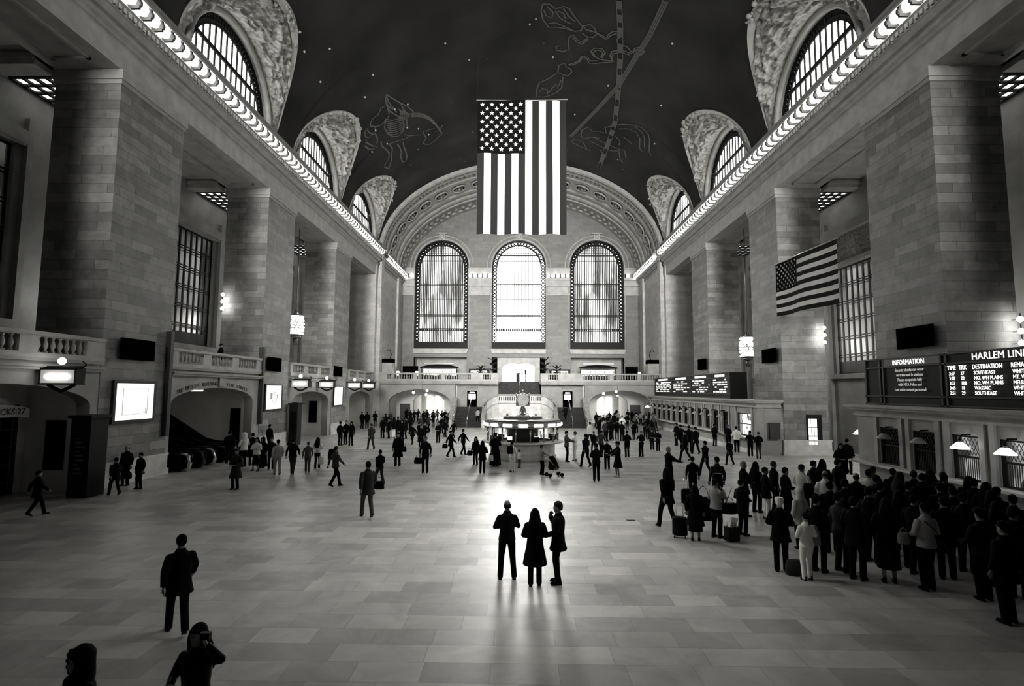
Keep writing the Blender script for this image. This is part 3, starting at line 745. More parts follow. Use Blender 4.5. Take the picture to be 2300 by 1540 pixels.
# ---- left side: wall under the balcony with arches, alcoves behind
ARCHES = [(13.8, 22.3), (27.5, 36.0), (42.2, 50.2), (56.6, 64.4)]
for i, ((a, b), (ua, ub)) in enumerate(zip([(13.0, 22.7), (27.2, 36.95), (41.4, 51.0), (55.5, 65.2)], ARCHES)):
    zs, ri = [(3.55, .9), (3.5, .85), (3.3, .8), (3.3, .8)][i]; nn = ['TRACKS 27', 'escalator', 'third', 'farthest'][i]
    w = MB(); w.arch_wall('x', -18.02, -18.6, a, b, 0, ZP, [(ua, ub, 0, zs, ri)], 28)
    w.box(-18.3, -17.8, a, b, 4.98, 5.08); w.box(-18.3, -17.72, a, b, 5.08, 5.18); w.box(-18.3, -17.86, a, b, 5.3, 5.42)
    m_ = (a + b) / 2; w.box(-18.1, -17.9, m_ - .35, m_ + .35, 4.45, 4.98)
    struct('wall_left_lower', w, M['plain_stone'], label='wall of the %s arch on the left under the balcony' % nn, cat='wall')
    w = MB(); w.box(-23.5, -18.3, a, b, 5.02, 5.4)
    struct('floor_balcony_left', w, M['plain_stone'], label='balcony slab over the %s arch on the left' % nn, cat='floor')
    X = [-20.7, -27.5, -20.5, -20.5][i]; w = MB()
    for y in (ua - .25, ub): w.box(X, -18.6, y, y + .25, 0, 5.0)
    w.box(X - .25, X, ua - .25, ub + .25, 0, 5.0)
    struct('wall_left_alcove', w, M['plaster'], label='smooth pale walls inside the %s arch on the left' % nn, cat='wall')

def letters_on_arch(name, s, ua, ub, zs, rise, x, a0, a1, size, parent=None):
    c = (ua + ub) / 2; a = (ub - ua) / 2 + .12
    n = len(s); root = None; mb = []
    for i, ch in enumerate(s):
        if ch == ' ': continue
        u = a0 + (a1 - a0) * (i + .5) / n
        z = zs + (rise + .14) * math.sqrt(max(0, 1 - ((u - c) / a) ** 2))
        o = text('letter', ch, size, (x, u, z), '+x', M['ink'], None, .01, 'CENTER')
        mb.append(o)
    bm = bmesh.new()
    for o in mb: bm.from_mesh(o.data); me = o.data; bpy.data.objects.remove(o)
    me2 = bpy.data.meshes.new(name); bm.to_mesh(me2); bm.free(); me2.materials.append(M['ink'])
    return link(name, me2, parent)
o = letters_on_arch('carved_lettering', 'THE METLIFE BUILDING', 27.5, 36.0, 3.5, .85, -18.0, 27.9, 31.6, .3)
tag(o, 'curved lettering THE METLIFE BUILDING over the escalator arch', 'lettering')
o = letters_on_arch('carved_lettering', '45TH STREET', 27.5, 36.0, 3.5, .85, -18.0, 32.6, 35.2, .28)
tag(o, 'curved lettering 45TH STREET over the right of the escalator arch', 'lettering')

# escalators
def escalator(y, label):
    r = thing('escalator', label, 'escalator', (-17.6, y, 0), group='escalators under the left arch')
    path = [(0, .0), (-1.4, .0), (-2.2, .15), (-9.5, 4.6)]
    for sy in (-.62, .62):
        m = MB(); n = len(path); vs = []
        rows = []
        for x, z in path: rows.append([(x, sy - .1, z), (x, sy - .1, z + .95), (x, sy + .1, z + .95), (x, sy + .1, z)])
        m.grid(rows, False, True); m.build('balustrade_panel', M['blackgloss'], r)
        m = MB(); m.tube([(.35, sy, .3), (.5, sy, .55), (.45, sy, .85), (.2, sy, 1.0)] + [(x, sy, z + 1.0) for x, z in path], .055, 8); m.build('handrail', M['blackgloss'], r)
        m = MB(); m.tube([(.0, sy, .0), (.35, sy, .15), (.42, sy, .5), (.3, sy, .85), (-.1, sy, .93)], .16, 10, .5); m.build('newel', M['steel'] if y < 32 and sy < 0 else M['bronze2'], r)
    m = MB()
    for i in range(26):
        x = -1.6 - i * .3; z = max(0, (i - 2) * .18); m.box(x - .3, x, -.5, .5, z - .15, z + .05)
    m.build('steps', M['bronze'], r)
    return r
for y, l in ((28.7, 'dark escalator nearest the camera under the left arch'), (31.0, 'middle dark escalator with bright steel newels'), (33.3, 'farthest dark escalator beneath the arch lamp')): escalator(y, l)
m = MB(); m.box(-27, -17.7, 28.0, 28.1, 0, 1.2)
t = thing('ceiling_light', 'small bright lamp on the ceiling inside the escalator arch', 'lamp', (-19.8, 32.6, 4.15))
m = MB(); m.box(-.12, .12, -.45, .45, 0, .06); m.build('diffuser', M['tube'], t); m = MB(); m.box(-.16, .16, -.5, .5, .06, .85); m.build('housing', M['white'], t)

# hooded track gates in the alcoves
def track_gate(y0, y1, X, label, txt=None, hood=M['white']):
    c = (y0 + y1) / 2; a = (y1 - y0) / 2
    r = thing('track_gate', label, 'gate', (X, c, 0))
    m = MB(); rows = []
    for i in range(21):
        t = PI * i / 20; row = []
        for d, dz in ((0, .0), (.7, -.02), (.75, .0), (.75, .5), (.0, .6)):
            row.append((d * (.55 + .45 * math.sin(t)), -a * math.cos(t) * 1.05, 3.05 + .12 * math.sin(t) + dz * (.55 + .45 * math.sin(t))))
        rows.append(row)
    m.grid(rows, False); m.build('hood', hood, r)
    m = MB(); m.arch_wall('x', .02, .1, -a, a, 0, 3.6, [(-a + .12, a - .12, 0, 2.95, .45)], 16); m.build('frame', M['bronze'], r)
    m = MB(); m.box(.01, .03, -a + .1, a - .1, 0, 3.3); m.build('doorway', M['black'], r)
    m = MB()
    for i in range(9): m.bar((.05, -a + .2 + (2 * a - .4) * i / 8, 0), (.05, -a + .2 + (2 * a - .4) * i / 8, 3.0), .05)
    for z in (.5, 1.2, 1.9, 2.6): m.bar((.06, -a + .15, z), (.06, a - .15, z), .05)
    m.build('gate_bars', M['bronze2'], r)
    if txt:
        t_ = text('lettering', txt, .34, (.78, a * .98 - 2.1, 3.25), '+x', M['ink'], r)
    return r
track_gate(17.2, 21.8, -20.65, 'track gate under the curved sign TRACKS 27', 'TRACKS 27', M['plaster'])
track_gate(44.9, 48.9, -20.45, 'white hooded track gate in the third left bay')
track_gate(58.8, 62.6, -20.45, 'white hooded track gate in the farthest left bay')
for y, X, z0, z1, l in ((22.28, (-19.75, -18.95), .9, 2.95, 'tall black panel on the side wall of the TRACKS 27 archway'), (35.98, (-19.45, -18.8), .2, 3.0, 'tall black panel on the lit wall inside the escalator arch'), (50.18, (-19.75, -19.0), 1.2, 3.2, 'tall black panel on the white wall of the third bay')):
    m = MB(); m.box(X[0], X[1], y - .08, y, z0, z1); tag(m.build('wall_panel', M['black']), l, 'panel')

# lit track signs on brackets with globes
def track_sign_proto():
    r = thing('track_sign', 'x', 'sign')
    m = MB()
    m.box(-.72, .72, -.22, .22, .55, .62); m.box(-.72, .72, -.22, .22, 0, .06)
    for x in (-.7, .64): m.box(x, x + .06, -.22, .22, .06, .55)
    m.box(-.66, .66, .18, .22, .06, .55)
    m.tube([(-.5, 0, 0), (-.25, 0, -.14), (0, 0, -.24), (.25, 0, -.14), (.5, 0, 0)], .07, 8)
    m.bar((-1.1, 0, .66), (.75, 0, .66), .08); m.tube([(.72, 0, .62), (.9, 0, .75), (.75, 0, .85)], .04, 6)
    m.build('case', M['bronze'], r)
    m = MB(); m.box(-.64, .64, -.2, -.16, .06, .55); m.build('face', mat('sign_face', .4, emit=.25), r)
    m = MB(); m.tube([(-.42, -.22, .3), (.42, -.22, .3)], .09, 8); m.build('track_digits', M['tube'], r)
    m = MB(); m.sphere((0, -.05, .88), .13); m.build('globe', M['globe'], r)
    return r
ts = track_sign_proto()
for i, (y, l) in enumerate(((19.8, 'nearest lit track sign with globe, over the TRACKS 27 archway'), (41.7, 'lit track sign just past the second left pier'), (47.4, 'lit track sign in the middle of the third left bay'), (55.4, 'lit track sign just past the third left pier'), (60.6, 'farthest lit track sign on the left wall'))):
    r = ts if i == 0 else copy_tree(ts); r['label'] = l; r['group'] = 'track signs with globes along the left wall'; r.location = (-17.15, y, 4.42)

# posters, screens and pipes on the left piers
def lightbox(y0, y1, z0, z1, label, art_kind):
    c = (y0 + y1) / 2; cz = (z0 + z1) / 2; a = (y1 - y0) / 2; h = (z1 - z0) / 2
    r = thing('poster_lightbox', label, 'poster', (-18.0, c, cz))
    m = MB(); m.box(0, .12, -a - .16, a + .16, h, h + .14); m.box(0, .12, -a - .16, a + .16, -h - .14, -h); m.box(0, .12, -a - .16, -a, -h, h); m.box(0, .12, a, a + .16, -h, h); m.box(0, .06, -a, a, -h, h)
    m.build('frame', M['bronze2'], r)
    m = MB(); m.box(.06, .09, -a, a, -h, h); m.build('lit_face', M['poster'], r)
    m = MB()
    if art_kind == 0:
        for p, q in (((-.8, .6), (.8, .6)), ((.8, .6), (.8, -.6)), ((.8, -.6), (-.8, -.6)), ((-.8, -.6), (-.8, .6)), ((-.7, .5), (.7, .5)), ((.1, -.55), (.7, -.55)), ((.7, -.55), (.7, -.3))):
            m.bar((.1, p[0], p[1]), (.1, q[0], q[1]), .035, .02)
    elif art_kind == 1:
        for i in range(18):
            t = 2 * PI * i / 18; m.sphere((.1, .1 + .38 * math.cos(t), .38 * math.sin(t)), (.02, .04, .06), 6, 4)
            if i % 2: m.bar((.1, .1 + .15 * math.cos(t), .15 * math.sin(t)), (.1, .1 + .3 * math.cos(t), .3 * math.sin(t)), .03, .02)
        m.cbox((.1, -.42, .1), (.01, .3, .45)); m.cbox((.1, .55, .1), (.01, .1, .4))
    else:
        for i in range(7): m.cbox((.1, -.3 + .1 * i, .1 - .06 * (i % 3)), (.01, .04, .5 - .05 * i))
    m.build('print', M['poster_ink'], r)
lightbox(23.55, 26.0, 2.86, 4.52, 'large square backlit poster on the nearest left pier', 0)
lightbox(37.65, 40.05, 2.86, 4.54, 'backlit poster with a round drawing on the second left pier', 1)
lightbox(51.6, 53.95, 2.78, 4.54, 'narrow looking backlit poster on the third left pier', 2)
def screen(s, y0, y1, z0, z1, label):
    r = thing('black_screen', label, 'screen', (s * 18.0, (y0 + y1) / 2, (z0 + z1) / 2))
    a = (y1 - y0) / 2; h = (z1 - z0) / 2
    m = MB(); x = sorted((-s * .12, -s * .22)); m.box(x[0], x[1], -a, a, -h, h); m.build('panel', M['black'], r)
    m = MB(); x = sorted((0, -s * .12)); m.box(x[0], x[1], -.3, .3, -.2, .2); m.build('wall_bracket', M['bronze'], r)
for s, y0, y1, z0, z1, l in ((-1, 23.55, 25.72, 5.6, 6.57, 'blank black screen above the large poster on the nearest left pier'), (-1, 37.5, 39.6, 5.57, 6.58, 'blank black screen on the second left pier'), (-1, 51.1, 53.35, 5.55, 6.55, 'blank black screen on the third left pier'),
                             (1, 23.2, 25.4, 6.3, 7.27, 'blank black screen above the information board on the nearest right pier'), (1, 37.4, 39.5, 6.35, 7.35, 'blank black screen on the second right pier'), (1, 51.5, 53.7, 6.4, 7.45, 'blank black screen above the far departure board')):
    screen(s, y0, y1, z0, z1, l)
for y, l in ((26.95, 'dark vertical pipe casing at the far edge of the nearest left pier'), (36.85, 'dark vertical pipe casing at the near edge of the second left pier')):
    m = MB(); m.box(-18.1, -17.75, y - .12, y + .12, 1.9, 7.2); tag(m.build('pipe_casing', M['bronze2']), l, 'pipe')
# timetable cabinets
def cabinet(x0, x1, y0, y1, h, label, rows):
    r = thing('timetable_cabinet', label, 'cabinet', ((x0 + x1) / 2, (y0 + y1) / 2, 0)); a = (x1 - x0) / 2; b = (y1 - y0) / 2
    m = MB(); m.box(-a, a, -b, b, 0, h); m.box(-a - .08, a + .08, -b - .1, b + .1, h, h + .12); m.build('body', M['bronze'], r)
    m = MB(); m.box(-a + .1, a - .1, -b - .03, -b, .6, h - .5); m.build('door', M['blackgloss'], r)
    m = MB()
    for i in range(rows): m.box(-a + .25, -a + .25 + (a * .9) * (.5 + .5 * ((i * 7) % 3) / 2), -b - .045, -b - .03, h - .8 - i * .17, h - .76 - i * .17)
    m.build('timetable_lines', mat('timetable_print', .12, .6), r)
cabinet(-17.75, -16.95, 21.1, 22.0, 3.1, 'tall dark timetable cabinet in front of the nearest left pier', 9)
cabinet(-17.75, -17.1, 41.2, 42.0, 3.1, 'dark timetable cabinet just past the second left pier', 0)

# chandeliers and wall sconces
def chandelier(s, z, label):
    r = thing('chandelier', label, 'chandelier', (s * 19.55, 46, z))
    m = MB(); m.tube([(0, 0, 2.1), (0, 0, 18.4 - z)], .05, 8); m.lathe([(.3, 2.0), (.12, 2.25), (.05, 2.6)], n=12)
    m.lathe([(.5, .15), (.62, .2), (.62, .3), (.5, .32)], n=16); m.lathe([(.5, 1.85), (.62, 1.9), (.62, 2.0), (.5, 2.02)], n=16)
    m.lathe([(.46, .3), (.5, 1.1), (.46, 1.9)], n=14)
    m.lathe([(.3, -.05), (.5, .15)], n=12); m.tube([(0, 0, -.6), (0, 0, .1)], .2, 8, .3)
    m.build('frame', M['brass'], r)
    m = MB()
    for k in range(6):
        for i in range(12):
            a = 2 * PI * (i + .5 * (k % 2)) / 12; rr = .56 + .08 * math.sin(PI * k / 5)
            m.sphere((rr * math.cos(a), rr * math.sin(a), .35 + k * .29), .085, 6, 5)
    m.build('bulb_cluster', M['globe_big'], r)
chandelier(-1, 8.75, 'barrel chandelier of glowing bulbs hanging behind the left piers')
chandelier(1, 7.0, 'barrel chandelier of glowing bulbs hanging behind the right piers')
def sconce(s, y, z, label):
    r = thing('wall_sconce', label, 'lamp', (s * 20.75, y, z)); m = MB(); m.tube([(0, -.35, -.7), (0, -.35, .75)], .03, 6)
    for k in range(3): m.bar((0, 0, -.5 + k * .5), (0, -.35, -.5 + k * .5), .04)
    m.build('stem', M['brass'], r)
    for k in range(3): m = MB(); m.sphere((0, -.35, -.5 + k * .5), .12); m.build('bulb', M['globe_big'], r)
sconce(-1, 36.9, 10.35, 'three bulb wall sconce on the second left pier'); sconce(1, 36.9, 8.15, 'three bulb wall sconce on the second right pier')
sconce(1, 22.65, 6.85, 'wall sconce at the right edge on the nearest right pier')
def added_aisle_lamp(x, y, z, label, e):
    r = thing('added_aisle_lamp', label, 'lamp', (x, y, z)); m = MB(); m.sphere((0, 0, 0), .32, 14, 10); m.build('globe', mat('added_lamp_globe', .9, emit=e), r)
    m = MB(); m.tube([(0, 0, .3), (0, 0, 18.9 - z)], .03, 6); m.lathe([(.2, .26), (.05, .4)], n=10); m.build('rod', M['bronze'], r)
added_aisle_lamp(22.4, 29.0, 6.5, 'added globe lamp hidden behind the nearest right pier to light the passage', 420)  # added out of sight, stands in for the unseen light of the passage
added_aisle_lamp(-22.4, 28.6, 9.0, 'added globe lamp hidden behind the nearest left pier to light the aisle', 120)  # added out of sight to brighten the second left pier and window bay
# ================================================================ end balcony, arches beneath, stairs
w = MB()
w.arch_wall('y', 66.55, 67.4, -17.5, -8.05, 0, ZP, [(-16.3, -8.6, 0, 2.7, 1.65)], 30)
w.arch_wall('y', 66.55, 67.4, 8.05, 17.5, 0, ZP, [(8.6, 16.3, 0, 2.7, 1.65)], 30)
w.arch_wall('y', 67.6, 68.2, -8.05, -2.7, 0, ZP, [(-6.65, -5.4, 2.2, 4.2, 0)]); w.arch_wall('y', 67.6, 68.2, 2.7, 8.05, 0, ZP, [(5.4, 6.65, 2.2, 4.2, 0)])
w.box(-8.05, -2.7, 66.4, 67.7, 5.1, ZP); w.box(2.7, 8.05, 66.4, 67.7, 5.1, ZP)
for a, b in ((-17.6, -2.7), (2.6, 17.6)):
    w.box(a, b, 66.15, 66.6, 5.0, 5.12); w.box(a, b, 66.05, 66.6, 5.12, 5.26); w.box(a, b, 66.25, 66.6, 5.26, 5.42)
for c in (-12.45, 12.45): w.box(c - .35, c + .35, 66.3, 66.6, 4.35, 5.0)
struct('wall_end_lower', w, M['plain_stone'], label='lower end wall with two wide segmental arches beneath the end balcony', cat='wall')
w = MB(); w.box(-17.6, -2.75, 66.6, 80.5, 5.1, 5.4); w.box(2.6, 17.6, 66.6, 80.5, 5.1, 5.4); w.box(-2.8, 2.7, 69.2, 80.5, 5.1, 5.4)
struct('floor_balcony_end', w, M['plain_stone'], label='floor slab of the end balcony', cat='floor')
# corridors behind the arches
for s, nm_ in ((-1, 'left'), (1, 'right')):
    w = MB(); x0, x1 = sorted((s * 8.1, s * 16.8))
    w.arch_wall('y', 73.0, 73.6, x0, x1, 0, 5.1, [(x0 + 2.3, x1 - 2.2, 0, 2.6, 1.2)], 24)
    w.box(x0 - .2, x0, 67.4, 92, 0, 5.1); w.box(x1, x1 + .2, 67.4, 92, 0, 5.1); w.box(x0, x1, 91.8, 92, 0, 5.1); w.box(x0, x1, 80.5, 92, 4.9, 5.1)
    struct('wall_corridor_' + nm_, w, M['plaster'], label='pale corridor walls behind the %s end arch' % nm_, cat='wall')
    m = MB()
    for i in range(5): m.box(x0 + 1 + i * 1.4, x0 + 1.9 + i * 1.4, 91.6, 91.75, .3, 3.2)
    o = m.build('shop_front', mat('lit_shop_' + nm_, .9, emit=4)); tag(o, 'bright shop fronts at the far end of the %s corridor' % nm_, 'shop')
    for i, (x, y, z) in enumerate(((s * 12.4 - 1.5, 70.0, 3.95), (s * 12.4 + 1.4, 76.0, 3.7), (s * 12.4 - .9, 76.0, 3.6), (s * 12.4 + .2, 70.4, 4.2))):
        r = thing('corridor_lamp', '%s lamp under the %s end arch' % (['left front', 'right rear', 'left rear', 'middle front'][i], nm_), 'lamp', (x, y, z))
        m = MB(); m.sphere((0, 0, 0), .17); m.build('globe', M['globe'], r)
        m = MB(); m.tube([(0, 0, .15), (0, 0, 5.0 - z)], .03, 6); m.lathe([(.14, .14), (.03, .25)], n=8); m.build('rod', M['bronze'], r)
    # dark doors in the corridor wall
    m = MB(); x = s * 15.6
    m.box(x - .7, x + .7, 72.9, 72.98, 0, 2.4); tag(m.build('door_%d' % (3 if s < 0 else 4), M['bronze2']), 'dark bronze door beside the %s corridor arch' % nm_, 'door', kind='structure')
# side doors at the stair heads, with lit panes
for s, nm_ in ((-1, 'left'), (1, 'right')):
    r = thing('door_%d' % (1 if s < 0 else 2), 'dark door with bright panes at the head of the %s stair' % nm_, 'door', (s * 6.02, 67.75, 2.2), kind='structure')
    m = MB(); m.box(-.62, .62, 0, .08, 0, 2.0); m.build('leaf', M['black'], r)
    m = MB(); m.box(-.42, -.03, -.03, 0, .95, 1.6); m.box(.03, .42, -.03, 0, .95, 1.6); m.box(-.3, .3, -.03, 0, 1.72, 1.84); m.build('lit_panes', M['tube'], r)
    text('carved_lettering', 'EAST BALCONY', .22, (s * 6.02, 67.58, 4.5), '-y', M['ink'], None, .01, 'CENTER')
    o = bpy.data.objects['carved_lettering.%03d' % (2 if s < 0 else 3)] if False else COL.objects[-1]
    tag(o, 'small lettering EAST BALCONY over the %s stair door' % nm_, 'lettering')

# stairs
def flight(name, label, x0, x1, y0, y1, z0, z1, n, m_, rail=True):
    c = (x0 + x1) / 2
    r = thing(name, label, 'stairs', (c, y0, z0)); m = MB(); a = (x1 - x0) / 2
    for i in range(n):
        ya = (y1 - y0) * i / n; zb = (z1 - z0) * (i + 1) / n
        m.box(-a, a, ya, y1 - y0, zb - (z1 - z0) / n, zb)
    m.build('steps', m_, r)
    if rail:
        m = MB(); h = .95; L = y1 - y0
        m.tube([(0, -.1, 0), (0, -.1, h), (0, L, z1 - z0 + h), (0, L, z1 - z0)], .045, 8)
        m.build('middle_handrail', M['brass'], r)
    return r
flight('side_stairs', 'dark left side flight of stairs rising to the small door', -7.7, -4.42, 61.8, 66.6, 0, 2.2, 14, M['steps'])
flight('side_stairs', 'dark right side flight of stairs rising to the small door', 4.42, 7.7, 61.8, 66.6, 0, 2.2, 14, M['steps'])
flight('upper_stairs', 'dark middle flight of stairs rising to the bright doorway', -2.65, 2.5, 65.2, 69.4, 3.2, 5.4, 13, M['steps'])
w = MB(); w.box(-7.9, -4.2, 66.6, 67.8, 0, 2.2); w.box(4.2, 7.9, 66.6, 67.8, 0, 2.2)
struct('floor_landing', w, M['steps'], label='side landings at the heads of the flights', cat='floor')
# bowed central wall with balustrade, flanked by sloping parapets
FW = thing('stair_front_wall', 'bowed pale marble wall in front of the middle stairs', 'wall', (0, 62, 0))
m = MB()
P = [(-4.3, 2.6), (-3.9, 1.0), (-3.2, .25), (-2.4, .0), (2.4, .0), (3.2, .25), (3.9, 1.0), (4.3, 2.6)]
T = [2.35, 2.9, 3.5, 3.75, 3.75, 3.5, 2.9, 2.35]
rows = [[(x, y, 0) for x, y in P], [(x, y, t) for (x, y), t in zip(P, T)], [(x * .93, y + .4, t) for (x, y), t in zip(P, T)], [(x * .93, y + .4, 0) for x, y in P]]
vs = rows
m.grid(rows, False); m.build('wall_face', M['marble'], FW)
m = MB(); pts = [(x, y - .03, t) for (x, y), t in zip(P, T)]
m.tube(pts, .12, 8, .8); m.tube([(x, y - .02, t - .95) for (x, y), t in zip(P, T)], .05, 6); m.tube([(x, y - .03, .15) for x, y in P], .1, 6)
m.build('coping', M['trim'], FW)
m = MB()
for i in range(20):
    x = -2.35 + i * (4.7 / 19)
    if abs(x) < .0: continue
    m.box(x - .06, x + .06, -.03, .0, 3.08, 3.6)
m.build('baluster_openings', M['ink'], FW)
m = MB(); m.box(-2.65, 2.5, .4, 3.2, 3.0, 3.2); m.build('landing', M['marble'], FW)
for s in (-1, 1):
    for X, l in ((4.2, 'inner'), (7.95, 'outer')):
        r = thing('stair_parapet', 'pale sloping %s parapet of the %s flight' % (l, side_word[s]), 'parapet', (s * X, 61.5, 0))
        m = MB(); h0, h1 = (.9, 3.35) if l == 'outer' else (.9, 3.3)
        m.prism([(0, 0), (0, h0), (.3, h0 + .05), (5.0, h1), (5.0, 0)], 'x', -.17, .17); m.build('wall', M['marble'], r)
        m = MB(); m.bar((0, -.1, h0 + .06), (0, 5.0, h1 + .05), .5, .12); m.build('coping', M['trim'], r)
        m = MB(); m.tube([(-s * .24, 0, h0 - .1), (-s * .24, 4.9, h1 - .1)], .05, 8); m.build('handrail', M['brass'], r)

# bright doorway and fittings on the end balcony
r = thing('door_9', 'blazing bright doorway under the middle end window', 'door', (-.2, 80.6, 5.4), kind='structure')
m = MB(); m.box(-2.4, 2.4, .2, .25, 0, 2.9); m.build('bright_opening', mat('doorway_daylight', .9, emit=14), r)
m = MB(); m.arch_wall('y', -.1, .15, -3.2, 3.2, 0, 4.4, [(-2.4, 2.4, 0, 2.3, .7)], 20); m.build('arched_frame', M['trim'], r)
m = MB(); m.box(-.35, .35, .0, .1, 0, 1.5); m.bar((0, 0, 0), (0, 0, 2.6), .08); m.box(1.0, 1.15, .0, .1, 0, 2.0); m.cbox((1.07, .05, 1.6), (.3, .08, .7)); m.build('door_posts', M['bronze'], r)
# lit alcoves with bar counters under the side windows
for c, nm_ in ((-12, 'left'), (11.6, 'right')):
    w = MB(); w.box(c - 4, c + 4, 82.6, 82.8, 5.4, 9.3); w.box(c - 4.2, c - 4, 80.5, 82.8, 5.4, 9.3); w.box(c + 4, c + 4.2, 80.5, 82.8, 5.4, 9.3); w.box(c - 4, c + 4, 80.5, 82.8, 9.2, 9.4)
    struct('wall_bar_' + nm_, w, M['plain_stone'], label='pale lit alcove under the %s end window' % nm_, cat='wall')
    r = thing('bar_canopy', 'dark curved canopy over the %s balcony bar' % nm_, 'canopy', (c, 79.4, 7.55))
    m = MB(); m.rings([(0, 2.9, .8, 0, 0), (.15, 2.9, .8, 0, 0), (.45, 1.6, .5, 0, 0), (.52, .4, .2, 0, 0)], 28); m.build('hood', M['bronze'], r)
    for x in (-2.6, 2.6): m = MB(); m.bar((x, 0, -2.1), (x, 0, 0), .12); m.build('post', M['bronze'], r)
    r = thing('bar_back_shelf', 'bright back bar with bottles under the %s canopy' % nm_, 'shelf', (c, 80.2, 5.4))
    m = MB(); m.box(-2.5, 2.5, 0, .1, 1.1, 2.0); m.build('lit_back', mat('lit_back_' + nm_, .9, emit=1.8 if c < 0 else .9), r)
    m = MB(); m.box(-2.7, 2.7, -.2, .3, 0, 1.1); m.build('cupboard', M['bronze'], r)
    m = MB()
    for i in range(22): m.lathe([(.05, 0), (.05, .22), (.02, .3), (.02, .38)], (-2.4 + i * .23, -.05, 1.1 + (.4 if i % 3 == 0 else 0)), 6)
    m.build('bottle_row', M['blackgloss'], r)
    for k in range(4):
        x = c - 3.6 + k * 2.4
        if nm_ == 'right' and k in (1, 2): continue
        r = thing('balcony_lamp', 'glowing shaded lamp on the %s end balcony, %s' % (nm_, ['farthest left', 'second from left', 'third from left', 'farthest right'][k]), 'lamp', (x, 68.2, 5.4))
        m = MB(); m.lathe([(.17, .75), (.2, .9), (.17, 1.25)], n=10); m.build('shade', M['lamp_soft'], r)
        m = MB(); m.lathe([(.14, 0), (.12, .04), (.02, .08), (.02, .75)], n=8); m.build('stem', M['bronze'], r)
    r = thing('cove_light', 'hidden strip lamp washing the wall under the %s end window' % nm_, 'lamp', (c, 79.0, 8.2))
    m = MB(); m.box(-2.2, 2.2, -.05, .05, 0, .05); m.build('strip', M['tube'], r); m = MB(); m.box(-2.3, 2.3, -.12, .12, -.06, 0); m.build('trough', M['bronze'], r)
# kiosks at the balcony corners
for s in (-1, 1):
    r = thing('corner_kiosk', 'round topped kiosk with dark hood at the %s corner of the end balcony' % side_word[s], 'kiosk', (s * 16.9, 68.0, 5.4))
    m = MB(); m.box(-.75, .75, -.6, .6, 0, 2.3); m.build('body', M['trim'], r)
    m = MB(); m.box(-.8, .8, -.65, .65, 2.3, 2.8); m.build('hood', M['black'], r)
    m = MB(); m.tube([(-s * .3, 0, 2.8), (-s * .45, 0, 3.4), (-s * .3, 0, 3.9), (0, 0, 4.0), (s * .1, 0, 3.8)], .05, 6); m.build('bracket', M['bronze'], r)
# booths between windows, dark cabinets, plants
for x, l, wdt in ((-6.05, 'left', 2.4), (5.9, 'right', 2.4)):
    r = thing('bar_cabinet', 'dark bar cabinet with lit shelf against the %s end pier' % l, 'cabinet', (x, 79.3, 5.4))
    m = MB(); m.box(-wdt / 2 - .3, wdt / 2 + .3, -.4, .4, 0, 2.0); m.build('body', M['bronze'], r)
    m = MB(); m.box(-wdt / 2, wdt / 2, -.45, -.4, 1.35, 1.75); m.build('lit_shelf', mat('shelf_glow_' + l, .8, emit=1.2), r)
    m = MB()
    for i in range(14): m.lathe([(.05, 0), (.05, .2), (.02, .28), (.02, .34)], (-wdt / 2 + .1 + i * wdt / 14, -.5, 1.35), 6)
    m.build('bottle_row', M['blackgloss'], r)
for x, w_, h_, l in ((-14.4, 2.0, 2.0, 'tall dark screen beside the left balcony bar'), (14.6, 1.6, 2.0, 'tall dark screen beside the right balcony bar')):
    m = MB(); m.box(x - w_ / 2, x + w_ / 2, 70, 70.25, 5.4, 5.4 + h_); m.box(x - w_ / 2, x + w_ / 2, 69.85, 70.4, 5.4, 5.5); tag(m.build('folding_screen', M['black']), l, 'screen')
def palm(x, y, label, seed, h=2.0):
    r = thing('potted_palm', label, 'plant', (x, y, 5.4)); rg = random.Random(seed)
    m = MB(); m.lathe([(.25, 0), (.38, .5), (.42, .52), (.4, .6)], n=12); m.build('pot', M['bronze'], r)
    m = MB(); m.tube([(0, 0, .5), (.05, 0, h * .8)], .07, 6); m.build('stem', M['foliage'], r)
    m = MB()
    for k in range(3):
        for i in range(16):
            a = rg.uniform(0, 2 * PI); L = rg.uniform(.6, 1.2); z0 = .6 + (h - .6) * (k + 1) / 3; rows = []
            for j in range(6):
                f = j / 5; z = z0 + .45 * L * math.sin(f * 2.2) ; wd = .11 * math.sin(PI * (f * .9 + .05)); d = L * f
                c = Vector((d * math.cos(a), d * math.sin(a), z)); n = Vector((-math.sin(a), math.cos(a), 0)) * wd
                rows.append([c + n, c - n])
            m.grid(rows, False)
    m.build('fronds', M['foliage'], r)
palm(-3.6, 69.6, 'tall dark palm left of the bright doorway', 1, 2.7); palm(-5.2, 71.6, 'bushy dark plant beside the left palm', 2, 1.7)
palm(3.3, 69.6, 'tall dark palm right of the bright doorway', 3, 2.7); palm(4.9, 71.6, 'bushy dark plant beside the right palm', 4, 1.7)
palm(15.0, 72.4, 'dark bush at the right end of the balcony', 5, 1.4)

